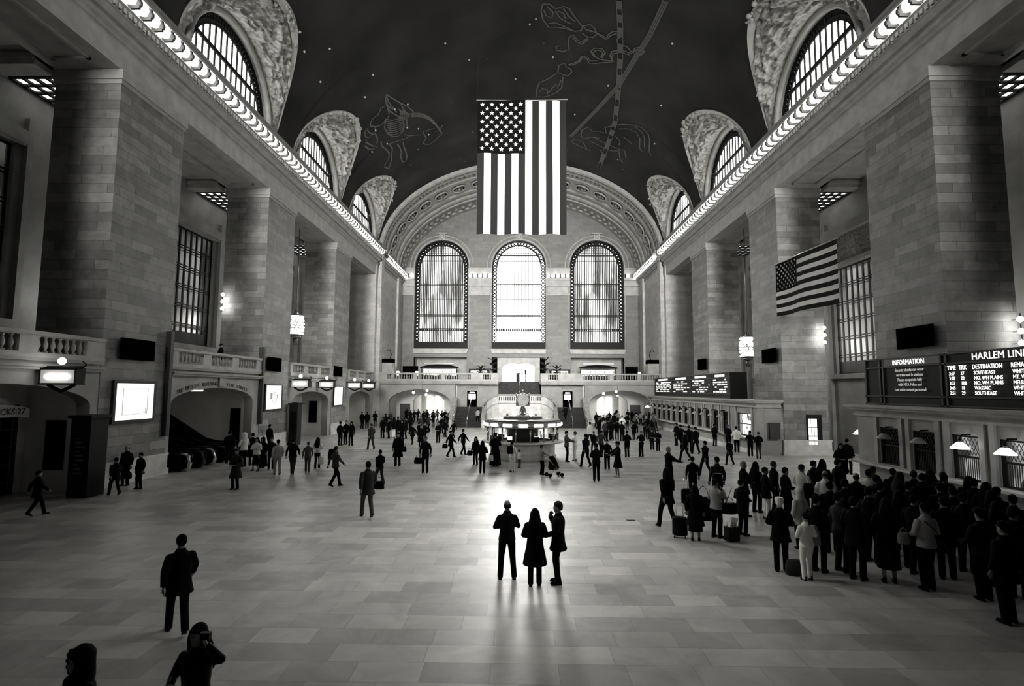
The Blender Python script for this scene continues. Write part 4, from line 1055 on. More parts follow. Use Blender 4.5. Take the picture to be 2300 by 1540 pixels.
# ================================================================ information booth with clock
BC = (.2, 35.2)
r = thing('information_booth', 'round information booth with brass lamps in the middle of the hall', 'booth', (BC[0], BC[1], 0))
m = MB(); m.lathe([(2.15, 0), (2.2, .15), (2.1, .2), (2.1, .95), (2.2, 1.0)], n=48, cap=False); m.build('drum', M['marble'], r)
m = MB(); m.lathe([(1.9, 1.0), (2.62, 1.0), (2.66, 1.05), (2.62, 1.1), (1.9, 1.1)], n=56, cap=False); m.build('counter', M['marble'], r)
m = MB(); m.lathe([(2.0, 2.0), (2.45, 2.0), (2.5, 2.06), (2.5, 2.3), (2.3, 2.36), (1.2, 2.5), (.2, 2.55), (.02, 2.55)], n=56, cap=False); m.build('roof', M['booth_roof'], r)
m = MB(); m.lathe([(.02, 2.4), (1.25, 2.4), (1.25, 2.57), (1.3, 2.6), (.02, 2.62)], n=32, cap=False); m.build('roof_turret', M['booth_roof'], r)
m = MB(); m.lathe([(1.7, 2.36), (2.4, 2.36), (2.42, 2.4), (1.7, 2.4)], n=48, cap=False); m.lathe([(2.46, 1.98), (2.54, 2.0), (2.54, 2.06), (2.46, 2.08)], n=56, cap=False); m.build('roof_trim', M['brass'], r)
N = 16
for i in range(N):
    a = 2 * PI * i / N + .2
    x, y = 2.3 * math.cos(a), 2.3 * math.sin(a)
    m = MB(); m.tube([(x, y, 1.1), (x, y, 2.02)], .05, 8); m.build('column', M['brass'], r)
    b = a + PI / N
    m = MB(); ca, sa = math.cos(b), math.sin(b)
    m.cbox((2.5 * ca, 2.5 * sa, 2.16), (.12, .56, .15), rz=b); m.build('lit_sign', M['tube'], r)
for i in range(N):
    b = 2 * PI * (i + .5) / N + .2
    if i % 3 != 1: m = MB(); m.cbox((2.05 * math.cos(b), 2.05 * math.sin(b), 1.3), (.25, .35, .3), rz=b); m.build('desk_printer', M['blackgloss'], r)
m = MB()
for i in range(N):
    b = 2 * PI * (i + .5) / N + .2
    if i % 2 == 0: m.cbox((2.12 * math.cos(b), 2.12 * math.sin(b), 1.36), (.06, .3, .22), rz=b)
    if i % 4 == 1: m.cbox((1.9 * math.cos(b), 1.9 * math.sin(b), 1.75), (.04, .5, .4), rz=b)
m.build('screens', mat('booth_screens', .8, emit=.9), r)
m = MB(); m.lathe([(1.0, 0), (1.0, 2.0)], n=20); m.build('inner_core', M['bronze'], r)
# the clock stands on the booth
r = thing('brass_clock', 'four faced brass ball clock on top of the information booth', 'clock', (BC[0], BC[1], 2.92))
m = MB(); m.lathe([(.5, -.3), (.45, -.2), (.22, -.1), (.2, .15), (.12, .3), (.1, .36), (.16, .4)], n=20); m.build('pedestal', M['brass'], r)
m = MB(); m.sphere((0, 0, .78), .4, 20, 14)
for i in range(4):
    a = PI / 2 * i + PI / 4; m.tube([(.43 * math.cos(a), .43 * math.sin(a), .45), (.5 * math.cos(a), .5 * math.sin(a), .78), (.43 * math.cos(a), .43 * math.sin(a), 1.1)], .06, 8)
m.lathe([(.42, .38), (.44, .42), (.38, .46)], n=20); m.lathe([(.3, 1.12), (.16, 1.2), (.05, 1.24), (.06, 1.28), (.11, 1.34), (.1, 1.42), (.02, 1.5)], n=14)
m.build('ball_case', M['brass'], r)
for i in range(4):
    a = PI / 2 * i - PI / 2
    f = MB(); R = Matrix.Rotation(a + PI / 2, 3, 'Z'); vs = []
    ring = [R @ Vector((.36 * math.cos(2 * PI * k / 32), -.42, .78 + .36 * math.sin(2 * PI * k / 32))) for k in range(32)]
    f.add(ring, [tuple(range(32))]); face = f.build('clock_face', mat('opal_dial', .45, emit=.12), r)
    h = MB()
    def hand(ang, L, wd): 
        t = R @ Vector((math.sin(ang) * L, -.44, .78 + math.cos(ang) * L)); o_ = R @ Vector((0, -.44, .78)); h.bar(o_, t, wd, .01)
    hand(math.radians(95), .18, .035); hand(math.radians(42), .31, .022)
    for k in range(12):
        t = 2 * PI * k / 12; h.bar(R @ Vector((.29 * math.sin(t), -.43, .78 + .29 * math.cos(t))), R @ Vector((.33 * math.sin(t), -.43, .78 + .33 * math.cos(t))), .018, .01)
    h.build('hands_and_ticks', M['ink'], face)
    g = MB(); pts = [R @ Vector((.38 * math.cos(2 * PI * k / 28), -.42, .78 + .38 * math.sin(2 * PI * k / 28))) for k in range(29)]; g.tube(pts, .035, 6); g.build('bezel', M['brass'], r)
for x, l in ((-.52, 'left'), (.52, 'right')):
    r = thing('booth_lamp', 'very bright %s globe lamp on the booth roof below the clock' % l, 'lamp', (BC[0] + x, BC[1] - .9, 2.61))
    m = MB(); m.sphere((0, 0, .2), .14); m.build('globe', mat('booth_globe_' + l, .9, emit=14), r)
    m = MB(); m.lathe([(.1, 0), (.05, .05), (.03, .1)], n=8); m.build('base', M['brass'], r)

# ================================================================ right side ticket counters and boards
def ticket_counter(y0, y1, label, wins, big=None, X=16.2):
    r = thing('ticket_counter', label, 'counter', (X, (y0 + y1) / 2, 0)); c = (y0 + y1) / 2
    m = MB(); ops = [(a - c, b - c, 1.15, 2.75, 0) for a, b in wins]
    m.arch_wall('x', 0, .45, y0 - c, y1 - c, 0, 3.2, ops); m.box(.46, 1.62, y1 - c - .3, y1 - c, 0, 3.2); m.box(.46, 1.62, y0 - c, y0 - c + .3, 0, 3.2)
    m.box(.46, 1.62, y0 - c, y1 - c, 3.15, 3.2)
    m.build('front', M['plain_stone'], r)
    m = MB(); m.box(-.12, 1.62, y0 - c - .12, y1 - c + .12, 3.2, 3.3); m.box(-.06, 1.62, y0 - c - .06, y1 - c + .06, 3.3, 3.5); m.box(-.3, 1.62, y0 - c - .3, y1 - c + .3, 3.5, 3.6); m.box(-.4, 1.62, y0 - c - .4, y1 - c + .4, 3.6, 3.72)
    m.build('cornice', M['trim'], r)
    m = MB(); m.box(-.42, .1, y0 - c - .2, y1 - c + .2, 1.02, 1.12); m.build('ledge', M['marble'], r)
    m = MB(); m.box(-.08, .1, y0 - c - .08, y1 - c + .08, 0, .28); m.build('base', M['marble'], r)
    for a, b in wins:
        for u in (a - .3, b + .08):
            q = MB(); q.box(-.1, .0, u - c, u - c + .22, 1.12, 3.2); q.build('pilaster', M['trim'], r)
    return r, c
def ticket_window(root, c, a, b, lit):
    m = MB()
    for z0, z1 in ((1.15, 1.22), (2.68, 2.75)): m.box(.02, .14, a - c, b - c, z0, z1)
    for u in (a - c, b - c - .07): m.box(.02, .14, u, u + .07, 1.15, 2.75)
    m.box(.03, .12, a - c, b - c, 1.95, 2.02)
    f = m.build('window_frame', M['bronze'], root)
    m = MB(); n = 14
    for i in range(n): m.bar((.1, a - c + (b - a) * (i + .5) / n, 1.2), (.1, a - c + (b - a) * (i + .5) / n, 1.95), .022)
    for i in range(-6, 14):
        for sg in (1, -1):
            u0 = a - c + (b - a) * i / 8; 
            if a - c <= u0 <= b - c - .3: m.bar((.1, u0 if sg > 0 else u0 + .3, 2.05), (.1, u0 + .3 if sg > 0 else u0, 2.65), .015)
    m.build('grille', M['bronze2'], f)
    m = MB(); m.box(.38, .42, a - c, b - c, 1.15, 2.75); m.build('glass', lit, f)
def glow(name, v, e):
    m = mat(name, v, .5, emit=e); nt = m.node_tree; b = nt.nodes['Principled BSDF']
    tc = nd(nt, 'ShaderNodeTexCoord'); no = nd(nt, 'ShaderNodeTexVoronoi'); no.inputs['Scale'].default_value = 2.6
    ra = nd(nt, 'ShaderNodeValToRGB'); ra.color_ramp.elements[0].position = .2; ra.color_ramp.elements[1].position = .6; ra.color_ramp.elements[0].color = (.02, .02, .02, 1)
    nt.links.new(tc.outputs['Object'], no.inputs['Vector']); nt.links.new(no.outputs['Color'], ra.inputs['Fac']); nt.links.new(ra.outputs['Color'], b.inputs['Emission Color'])
    return m
G_OFF = M['black']; G_ON = glow('lit_ticket_window', .3, .45); G_BR = glow('bright_ticket_window', .6, 5)
wn = [(23.3, 24.5), (21.3, 22.5), (19.3, 20.5), (17.3, 18.5), (15.3, 16.5), (13.3, 14.5)]
r, c = ticket_counter(9.0, 26.1, 'near stone ticket counter below the big information board', wn)
for i, (a, b) in enumerate(wn): ticket_window(r, c, a, b, G_OFF if i < 2 else G_ON)
wf = [(42.0 + 2.0 * i, 43.15 + 2.0 * i) for i in range(12)]; wb = [(37.9, 40.3)]
r, c = ticket_counter(37.0, 66.0, 'far stone ticket counter beneath the departure boards', wb + wf)
ticket_window(r, c, 37.9, 40.3, G_BR)
for a, b in wf: ticket_window(r, c, a, b, G_OFF)
def ticket_lamp(y, label, on, X=16.2, z=2.3):
    r = thing('ticket_lamp', label, 'lamp', (X - .45, y, z)); m = MB()
    m.lathe([(.3, 0), (.27, .05), (.12, .2), (.1, .22)], n=8); m.build('shade', M['lamp_soft'] if on == 1 else (M['trim'] if on == 0 else M['tube']), r)
    m = MB(); m.tube([(0, 0, .22), (0, 0, .35), (.1, 0, .5), (.4, 0, .5)], .03, 6); m.sphere((0, 0, .3), .06); m.build('arm', M['bronze'], r)
for y, on, l in ((23.6, 0, 'unlit lamp over the leftmost near ticket window'), (21.6, 0, 'unlit lamp over the second near ticket window'), (19.6, 1, 'glowing lamp over the third near ticket window'), (17.8, 1, 'glowing lamp over the ticket window at the right edge')):
    ticket_lamp(y, l, on)
r = thing('ticket_lamp', 'glowing lamp on the far end of the near ticket counter', 'lamp', (16.6, 26.6, 2.25)); m = MB()
m.lathe([(.3, 0), (.27, .05), (.12, .2), (.1, .22)], n=8); m.build('shade', M['lamp_soft'], r); m = MB(); m.tube([(0, 0, .22), (0, 0, .4), (0, -.3, .5), (0, -.5, .5)], .03, 6); m.build('arm', M['bronze'], r)
for i in range(12):
    ticket_lamp(42.6 + 2 * i, 'small lamp over a dark window of the far ticket counter', 0); COL.objects[-1]
for o in list(COL.objects):
    if o.name.startswith('ticket_lamp') and o.get('label', '').startswith('small lamp over a dark'): o['group'] = 'lamps over the far dark ticket windows'
ticket_lamp(66.6, 'bright lamp at the far end of the far ticket counter', 2)
# wall telephone, door with lit panes and rack
m = MB(); m.box(16.95, 17.65, 36.8, 36.99, 1.1, 2.2); tag(m.build('wall_cabinet', M['bronze2']), 'grey cabinet on the near end of the far ticket counter', 'cabinet')
r = thing('door_5', 'narrow bronze door with bright panes in the second right pier', 'door', (20.0, 36.93, .6), kind='structure')
m = MB(); m.box(-.5, .5, -.06, .0, 0, 2.15); m.build('leaf', M['bronze'], r)
m = MB()
for i in range(3):
    for j in range(3): m.box(-.42 + i * .2, -.26 + i * .2, -.08, -.06, .15 + j * .6, .68 + j * .6)
m.build('lit_panes', M['letters'], r)

# information boards
def board(y0, y1, z0, z1, X, label):
    r = thing('departure_board', label, 'board', (0, 0, 0))
    m = MB(); m.box(X, 17.95, y0, y1, z0, z1); m.build('case', M['bronze'], r)
    return r
def rails(r, X, y0, y1, ys_, zs_):
    m = MB()
    for y in ys_: m.box(X - .05, X, y - .045, y + .045, ZB0, ZB1)
    for z in zs_: m.box(X - .05, X, y0, y1, z - .03, z + .03)
    m.build('frame_rails', M['bronze2'], r)
ZB0, ZB1 = 3.74, 5.82; BX = 16.65
r = board(9.5, 26.05, ZB0, ZB1, BX, 'big black INFORMATION and HARLEM LINE departure board on the near ticket counter')
rails(r, BX, 9.5, 26.05, [25.95, 24.95, 24.72, 21.35, 21.1, 14.6, 14.4], [ZB1 - .02, 5.42, 4.12, ZB0 + .03])
m = MB(); m.box(BX - .04, BX, 21.4, 24.7, 5.46, 5.76); m.build('heading_panel', mat('heading_grey', .1, .5), r)
T = lambda s, y, z, sz, m_, al='LEFT', xs=1: text('lettering', s, sz, (BX - .06, y, z), '-x', m_, r, .006, al, xs)
T('INFORMATION', 23.1, 5.5, .3, M['letters'], 'CENTER', .92)
for i, s_ in enumerate(('Security checks can occur', 'on trains and in stations', 'Please cooperate fully', 'with MTA Police and', 'Law enforcement personnel')):
    T(s_, 23.05, 5.2 - i * .21, .19, M['letters_dim'], 'CENTER', .85)
T('HARLEM LINE DEPARTURES', 19.85, 5.5, .36, M['letters'])
for s_, y in (('TIME', 21.0), ('TRK', 20.45), ('DESTINATION', 19.85), ('REMARKS', 18.3)): T(s_, y, 5.16, .24, M['letters'], 'LEFT', .8)
ROW = [('3:17', '27', 'SOUTHEAST', 'WHITE PLAINS'), ('3:20', '23', 'NO. WH PLAINS', 'MT. VERNON'), ('3:23', '108', 'NO. WH PLAINS', 'MELROSE'), ('3:45', '18', 'WASSAIC', 'WHITE PLAINS'), ('3:51', '29', 'SOUTHEAST', 'WHITE PLAINS')]
for i, row in enumerate(ROW):
    z = 4.96 - i * .185
    for s_, y in zip(row, (20.93, 20.38, 19.8, 18.25)): T(s_, y, z, .19, M['letters'], 'LEFT', .85)
r = board(42.6, 66.3, ZB0, ZB1, BX, 'far row of black departure boards on the far ticket counter')
pan = [(42.9, 46.6), (46.9, 52.2), (52.5, 58.6), (58.9, 65.9)]
rails(r, BX, 42.6, 66.3, [p[0] - .15 for p in pan] + [66.0], [ZB1 - .02, 5.42, 4.1, ZB0 + .03])
m = MB(); d = MB(); rg = random.Random(5)
for k, (a, b) in enumerate(pan):
    mid = (a + b) / 2; L = b - a
    m.box(BX - .07, BX - .04, mid - L * .28, mid + L * .28, 5.5, 5.68)
    for i in range(6):
        z = 5.25 - i * .2
        y = b - .4
        while y > a + .4:
            wd = rg.uniform(.2, .9) * L / 4
            if rg.random() < .78: (m if i == 0 or k == 0 else d).box(BX - .07, BX - .04, max(y - wd, a + .3), y, z - .05, z + .05)
            y -= wd + .22 * L / 4
m.build('bright_rows', M['letters'], r); d.build('dim_rows', mat('row_letters', .8, emit=.7), r)

# ================================================================ flags
def flag(name, label, origin, fly_dir, hoist_dir, fly, hoist, wave, ncan, gap=.0):
    """canton at origin; fly runs along fly_dir, hoist along hoist_dir (away from canton)"""
    r = thing(name, label, 'flag', origin)
    F = Vector(fly_dir); Hd = Vector(hoist_dir); Nn = F.cross(Hd).normalized()
    def P(u, v, off=0): return F * (u * fly) + Hd * (v * hoist) + Nn * (wave(u, v) + off)
    def patch(mb, u0, u1, v0, v1, nu, nv, off=0):
        mb.grid([[P(u0 + (u1 - u0) * i / nu, v0 + (v1 - v0) * j / nv, off) for j in range(nv + 1)] for i in range(nu + 1)])
    cu, cv = .40, 7 / 13
    red, wh, bl, stt = MB(), MB(), MB(), MB()
    for k in range(13):
        a, b = k / 13, (k + 1) / 13; mb = red if k % 2 == 0 else wh
        patch(mb, cu if k < 7 else 0, 1, a, b, 26, 2)
    patch(bl, 0, cu, 0, cv, 12, 10)
    for side in (-1, 1):
        for row in range(9):
            n = 6 if row % 2 == 0 else 5
            for i in range(n):
                v = cv * (row + 1) / 10; u = cu * ((i + .5 if n == 6 else i + 1) / 6)
                c_ = (u, v); R = hoist * .028; vs = []
                for q in range(10):
                    a = PI / 2 * 0 + 2 * PI * q / 10 + (PI if abs(Hd.z) < .5 else PI / 2 * 3); rad = R if q % 2 == 0 else R * .4
                    du, dv = rad * math.cos(a) / fly, rad * math.sin(a) / hoist
                    vs.append(P(u + du, v + dv, side * .02))
                vs.append(P(u, v, side * .02))
                stt.add(vs, [(q, (q + 1) % 10, 10) for q in range(10)])
    red.build('red_stripes', M['cloth_r'], r); wh.build('white_stripes', M['cloth_w'], r); bl.build('canton', M['cloth_b'], r)
    s_ = stt.build('stars', M['cloth_w'], r)
    return r
# great flag hangs from the vault with its fly pointing down
fw, fh = 6.05, 9.35
FY = 35.0
r = flag('hanging_flag', 'great striped flag hanging vertically in the middle of the hall', (-2.95, FY, 24.05), (0, 0, -1), (1, 0, 0), fh, fw, lambda u, v: .1 * math.sin(v * 17) * (.3 + u) + .07 * math.sin(u * 6 + v * 4), 9)
m = MB(); m.tube([(-.1, 0, .05), (3.0, 0, -.02), (6.15, 0, .08)], .05, 8); m.build('top_pole', M['steel'], r)
m = MB()
for x in (0, 6.05): m.tube([(x, 0, .05), (x, 0, 33.0 - 24.05 - (.3 if x == 0 else .3))], .012, 5)
m.build('suspension_wire', M['bronze'], r)
r = flag('wall_flag', 'striped flag hanging sideways beside the second right pier', (17.7, 36.7, 13.05), (0, -1, -.03), (0, .02, -1), 7.1, 3.6, lambda u, v: .12 * math.sin(u * 9) * (.4 + v), 9)
m = MB(); m.tube([(0, .1, .04), (0, -7.2, -.17)], .04, 8); m.build('top_pole', M['steel'], r)
PEOPLE = [
(-0.28, 12.64, 1.78, 8, 'fold', 'jacket', 'trousers', 'bald', 'g03', 'k', 'sk', 'bald man in dark jacket with folded arms, left of the three central figures'),
(0.35, 12.25, 1.68, 0, 'front', 'long', 'boots', 'long', 'k', 'k', 'k', 'woman with long dark hair and knee length coat, middle of the three central figures'),
(0.88, 12.42, 1.8, 75, 'face', 'coat', 'trousers', 'short', 'k', 'g02', 'g1', 'person in hip length coat raising a hand to the face, right of the central trio'),
(-6.9, 30.64, 1.88, 170, 'down', 'long', 'trousers', 'short', 'k', 'k', 'k', 'person in long dark coat with a shoulder bag, left of the man with open jacket'),
(-4.92, 28.27, 1.88, 178, 'down', 'jacket', 'trousers', 'short', 'g02', 'k', 'g2', 'man in open dark jacket and trousers facing the camera left of the booth'),
(-4.41, 34.6, 1.72, -60, 'walk', 'coat', 'trousers', 'short', 'k', 'k', 'k', 'walking person in dark coat swinging a bag, halfway between stairs and booth'),
(-3.74, 35.82, 1.72, -40, 'walk', 'jacket', 'trousers', 'short', 'k', 'k', 'k', 'walking person in dark clothes just left of the booth'),
(-2.53, 31.23, 1.62, 150, 'down', 'coat', 'trousers', 'long', 'k', 'k', 'k', 'woman in dark coat holding a bag at the left front of the booth'),
(-1.94, 28.27, 1.67, 0, 'front', 'coat', 'trousers', 'long', 'g02', 'k', 'k', 'woman in short dark coat seen from behind, at the left front of the booth'),
(-1.38, 30.75, 1.88, 10, 'front', 'robe', 'trousers', 'cap', 'k', 'k', 'k', 'tall person in ankle length black robe at the booth counter'),
(-0.39, 28.65, 1.6, -30, 'front', 'jacket', 'trousers', 'tail', 'w', 'w', 'k', 'person in white jacket and pale trousers with dark backpack in front of the booth'),
(-0.02, 30.12, 1.0, -60, 'down', 'jacket', 'trousers', 'cap', 'w', 'g2', 'k', 'small child in white with dark hair beside the white jacketed person'),
(1.14, 27.83, 1.52, -70, 'reach', 'jacket', 'trousers', 'short', 'g3', 'k', 'g1', 'person pushing the dark stroller in front of the booth'),
(2.87, 33.07, 1.85, -100, 'reach', 'jacket', 'trousers', 'short', 'g2', 'k', 'k', 'person in grey top leaning toward the booth counter from the right'),
(3.43, 33.51, 1.79, 60, 'reach', 'jacket', 'trousers', 'short', 'w', 'w', 'g1', 'person in pale clothes with outstretched arms right of the booth'),
(3.74, 30.66, 1.88, 30, 'walk', 'jacket', 'trousers', 'short', 'g02', 'k', 'k', 'person in dark jacket walking behind the dark jacketed man with hands in front'),
(3.68, 26.06, 1.8, 0, 'front', 'jacket', 'trousers', 'short', 'g03', 'k', 'k', 'person in dark jacket seen from behind, standing alone right of the booth'),
(4.84, 30.03, 1.63, 160, 'down', 'jacket', 'trousers', 'short', 'k', 'k', 'k', 'person in black top with legs apart beside the reader in the cape'),
(4.93, 27.3, 1.76, 100, 'reach', 'long', 'legs', 'cap', 'g02', 'k', 'k', 'person in long open cape and white shoes reading a paper'),
(7.03, 35.49, 1.73, 10, 'front', 'jacket', 'trousers', 'short', 'k', 'k', 'k', 'man in black suit seen from behind right of the booth'),
(8.02, 35.78, 1.68, 130, 'face', 'jacket', 'trousers', 'short', 'k', 'k', 'g2', 'man in dark suit and white shirt touching his face right of the booth'),
(10.0, 39.27, 1.52, 180, 'front', 'coat', 'trousers', 'short', 'k', 'k', 'k', 'person in bulky dark coat near the far ticket counter'),
(9.72, 39.84, 1.52, 170, 'front', 'coat', 'trousers', 'short', 'g02', 'k', 'k', 'companion of the bulky dark coat near the far ticket counter'),
(5.5, 42.39, 1.88, 20, 'walk', 'jacket', 'trousers', 'short', 'g5', 'k', 'k', 'person in pale top at the foot of the right side stairs'),
(5.53, 36.86, 1.62, -20, 'walk', 'coat', 'trousers', 'short', 'g1', 'k', 'k', 'person in grey coat walking near the foot of the right stairs'),
(5.11, 37.34, 1.52, 10, 'walk', 'jacket', 'trousers', 'short', 'k', 'k', 'g1', 'person in dark jacket with grey hair near the right stairs'),
(6.54, 23.89, 1.88, -70, 'reach', 'jacket', 'trousers', 'short', 'k', 'k', 'g3', 'grey haired man in dark jumper stretching his arms over a suitcase'),
(9.52, 27.94, 1.77, 30, 'walk', 'jacket', 'trousers', 'short', 'k', 'k', 'k', 'dark walking person behind the queue, below the lit ticket window'),
(7.03, 22.17, 1.66, -10, 'down', 'jacket', 'trousers', 'short', 'k', 'k', 'k', 'person with pale sleeves and dark vest standing by a rolling suitcase'),
(4.67, 17.33, 1.88, 20, 'walk', 'coat', 'trousers', 'long', 'k', 'g02', 'k', 'woman in dark coat carrying a large garment bag at the left of the queue'),
(5.1, 15.95, 1.6, -20, 'down', 'long', 'skirt', 'long', 'k', 'k', 'k', 'person in long black coat and shiny shoes at the left front of the queue'),
(5.83, 16.3, 1.72, -60, 'face', 'jacket', 'trousers', 'short', 'g3', 'k', 'k', 'man in light jacket holding his hand to his face beside the paper bag'),
(7.37, 20.38, 1.88, 5, 'down', 'jacket', 'trousers', 'short', 'g1', 'k', 'k', 'man in grey jacket with a black backpack seen from behind'),
(7.83, 19.12, 1.88, -100, 'front', 'coat', 'trousers', 'short', 'k', 'k', 'g4', 'grey haired person in black coat in the queue'),
(6.7, 16.57, 1.67, -70, 'front', 'coat', 'trousers', 'short', 'k', 'k', 'k', 'person in black coat looking down at a phone with a bag at the hip'),
(8.5, 19.69, 1.79, -60, 'down', 'jacket', 'trousers', 'long', 'k', 'k', 'k', 'dark haired woman with pale collar in the middle of the queue'),
(8.36, 18.63, 1.74, -110, 'front', 'coat', 'trousers', 'short', 'k', 'w', 'k', 'person in black coat over pale trousers in the queue'),
(9.16, 19.72, 1.81, -100, 'down', 'coat', 'trousers', 'short', 'k', 'k', 'g2', 'tall person in black coat behind the queue'),
(8.87, 18.28, 1.79, -90, 'front', 'coat', 'trousers', 'short', 'k', 'k', 'k', 'person in black coat right of the tall queue member'),
(6.31, 13.36, 1.75, -20, 'front', 'coat', 'trousers', 'cap', 'k', 'k', 'w', 'elderly white haired person with dark cap and black coat beside the floor bag'),
(7.76, 15.25, 1.64, 20, 'down', 'coat', 'trousers', 'hood', 'g5', 'k', 'g5', 'person in pale fur hooded coat behind the girl in white'),
(6.63, 12.79, 1.52, 8, 'front', 'jacket', 'trousers', 'tail', 'w', 'w', 'k', 'girl in white jacket and white trousers at the front of the queue'),
(7.21, 13.38, 1.81, -60, 'front', 'jacket', 'trousers', 'short', 'k', 'k', 'k', 'dark haired person in black beside the girl in white'),
(9.49, 18.42, 1.88, -60, 'front', 'jacket', 'trousers', 'short', 'w', 'k', 'g1', 'man in white short sleeved shirt wearing a dark backpack'),
(10.43, 19.42, 1.88, -80, 'down', 'jacket', 'trousers', 'short', 'k', 'k', 'k', 'man in black suit behind the white shirted backpacker'),
(9.48, 17.02, 1.88, -20, 'front', 'jacket', 'trousers', 'bald', 'w', 'k', 'g1', 'man in loose white shirt with hands in front in the queue'),
(10.95, 19.79, 1.88, -60, 'down', 'coat', 'trousers', 'long', 'k', 'k', 'k', 'dark haired woman behind the man in the loose white shirt'),
(11.5, 19.8, 1.88, -90, 'down', 'coat', 'trousers', 'short', 'k', 'k', 'k', 'person in dark jacket right of the dark haired woman in the queue'),
(7.77, 13.4, 1.88, -80, 'down', 'jacket', 'trousers', 'short', 'g1', 'k', 'k', 'man in dark grey shirt shown in profile facing the ticket windows'),
(7.8, 12.85, 1.88, -60, 'front', 'coat', 'trousers', 'short', 'k', 'k', 'k', 'broad person in black holding something pale near the man in grey shirt'),
(10.19, 16.62, 1.88, -30, 'down', 'jacket', 'trousers', 'bald', 'k', 'k', 'g1', 'cropped haired person in black behind the broad person in black'),
(11.02, 17.34, 1.88, -40, 'down', 'jacket', 'trousers', 'short', 'w', 'k', 'k', 'person in white shirt near the ticket counter end'),
(11.61, 18.02, 1.88, -60, 'down', 'jacket', 'trousers', 'short', 'g1', 'k', 'g1', 'person in grey jacket beside the white shirt near the counter'),
(8.41, 12.67, 1.88, -20, 'front', 'coat', 'skirt', 'long', 'k', 'k', 'k', 'woman in dark coat and skirt with a shoulder bag at the front of the queue'),
(8.96, 12.23, 1.88, 5, 'front', 'jacket', 'trousers', 'short', 'g4', 'k', 'k', 'person in light jacket with a dark diagonal bag strap across the back'),
(9.71, 11.68, 1.88, 0, 'front', 'jacket', 'trousers', 'cap', 'g02', 'k', 'k', 'person with flat cap and patterned dark jacket at the right of the queue'),
(9.2, 10.56, 1.88, 10, 'down', 'coat', 'trousers', 'short', 'k', 'k', 'k', 'dark broad figure at the right edge of the view'),
(11.21, 14.28, 1.88, -30, 'down', 'coat', 'trousers', 'short', 'k', 'k', 'k', 'dark figure between the diagonal strap and the flat cap'),
(10.62, 15.02, 1.88, -70, 'front', 'coat', 'trousers', 'short', 'k', 'k', 'k', 'dark coated person behind the diagonal bag strap'),
(11.66, 16.85, 1.88, -80, 'down', 'coat', 'trousers', 'long', 'k', 'k', 'g1', '@dark coated people packed in front of the near ticket windows'),
(12.28, 17.12, 1.88, -43, 'front', 'coat', 'trousers', 'short', 'k', 'k', 'g1', '@dark coated people packed in front of the near ticket windows'),
(12.15, 16.58, 1.88, -66, 'down', 'coat', 'trousers', 'short', 'k', 'k', 'k', '@dark coated people packed in front of the near ticket windows'),
(13.05, 17.46, 1.88, -29, 'front', 'coat', 'trousers', 'long', 'k', 'k', 'k', '@dark coated people packed in front of the near ticket windows'),
(13.01, 16.9, 1.88, -52, 'down', 'coat', 'trousers', 'short', 'k', 'k', 'g1', '@dark coated people packed in front of the near ticket windows'),
(12.69, 16.44, 1.88, -75, 'front', 'coat', 'trousers', 'short', 'k', 'k', 'k', '@dark coated people packed in front of the near ticket windows'),
(13.15, 16.12, 1.88, -38, 'down', 'coat', 'trousers', 'long', 'k', 'k', 'k', '@dark coated people packed in front of the near ticket windows'),
(12.89, 15.63, 1.88, -61, 'front', 'coat', 'trousers', 'short', 'k', 'k', 'k', '@dark coated people packed in front of the near ticket windows'),
(11.94, 17.57, 1.88, -24, 'down', 'coat', 'trousers', 'short', 'k', 'k', 'k', '@dark coated people packed in front of the near ticket windows'),
(12.76, 15.09, 1.88, -47, 'front', 'coat', 'trousers', 'long', 'k', 'k', 'k', '@dark coated people packed in front of the near ticket windows'),
(12.37, 14.32, 1.88, -70, 'down', 'coat', 'trousers', 'short', 'k', 'k', 'k', '@dark coated people packed in front of the near ticket windows'),
(11.82, 13.26, 1.88, -33, 'front', 'coat', 'trousers', 'short', 'k', 'k', 'k', '@dark coated people packed in front of the near ticket windows'),
(10.85, 15.71, 1.72, -56, 'down', 'coat', 'trousers', 'long', 'k', 'k', 'k', '@dark coated people packed in front of the near ticket windows'),
(9.83, 14.99, 1.86, -79, 'front', 'coat', 'trousers', 'short', 'k', 'k', 'k', '@dark coated people packed in front of the near ticket windows'),
(8.98, 14.14, 1.88, -70, 'front', 'coat', 'trousers', 'short', 'k', 'k', 'k', '@dark coated people filling the queue before the near ticket windows'),
(9.46, 13.75, 1.88, -29, 'down', 'coat', 'trousers', 'long', 'k', 'k', 'k', '@dark coated people filling the queue before the near ticket windows'),
(9.43, 13.19, 1.88, -68, 'front', 'coat', 'trousers', 'short', 'k', 'k', 'k', '@dark coated people filling the queue before the near ticket windows'),
(9.94, 12.95, 1.88, -27, 'down', 'coat', 'trousers', 'short', 'k', 'k', 'k', '@dark coated people filling the queue before the near ticket windows'),
(10.79, 13.43, 1.88, -66, 'front', 'coat', 'trousers', 'short', 'k', 'k', 'k', '@dark coated people filling the queue before the near ticket windows'),
(10.68, 12.41, 1.88, -25, 'down', 'coat', 'trousers', 'long', 'k', 'k', 'k', '@dark coated people filling the queue before the near ticket windows'),
(10.48, 11.77, 1.88, -64, 'front', 'coat', 'trousers', 'short', 'k', 'k', 'k', '@dark coated people filling the queue before the near ticket windows'),
(11.32, 14.84, 1.88, -23, 'down', 'coat', 'trousers', 'short', 'k', 'k', 'k', '@dark coated people filling the queue before the near ticket windows'),
(10.5, 16.15, 1.88, -62, 'front', 'coat', 'trousers', 'short', 'k', 'k', 'k', '@dark coated people filling the queue before the near ticket windows'),
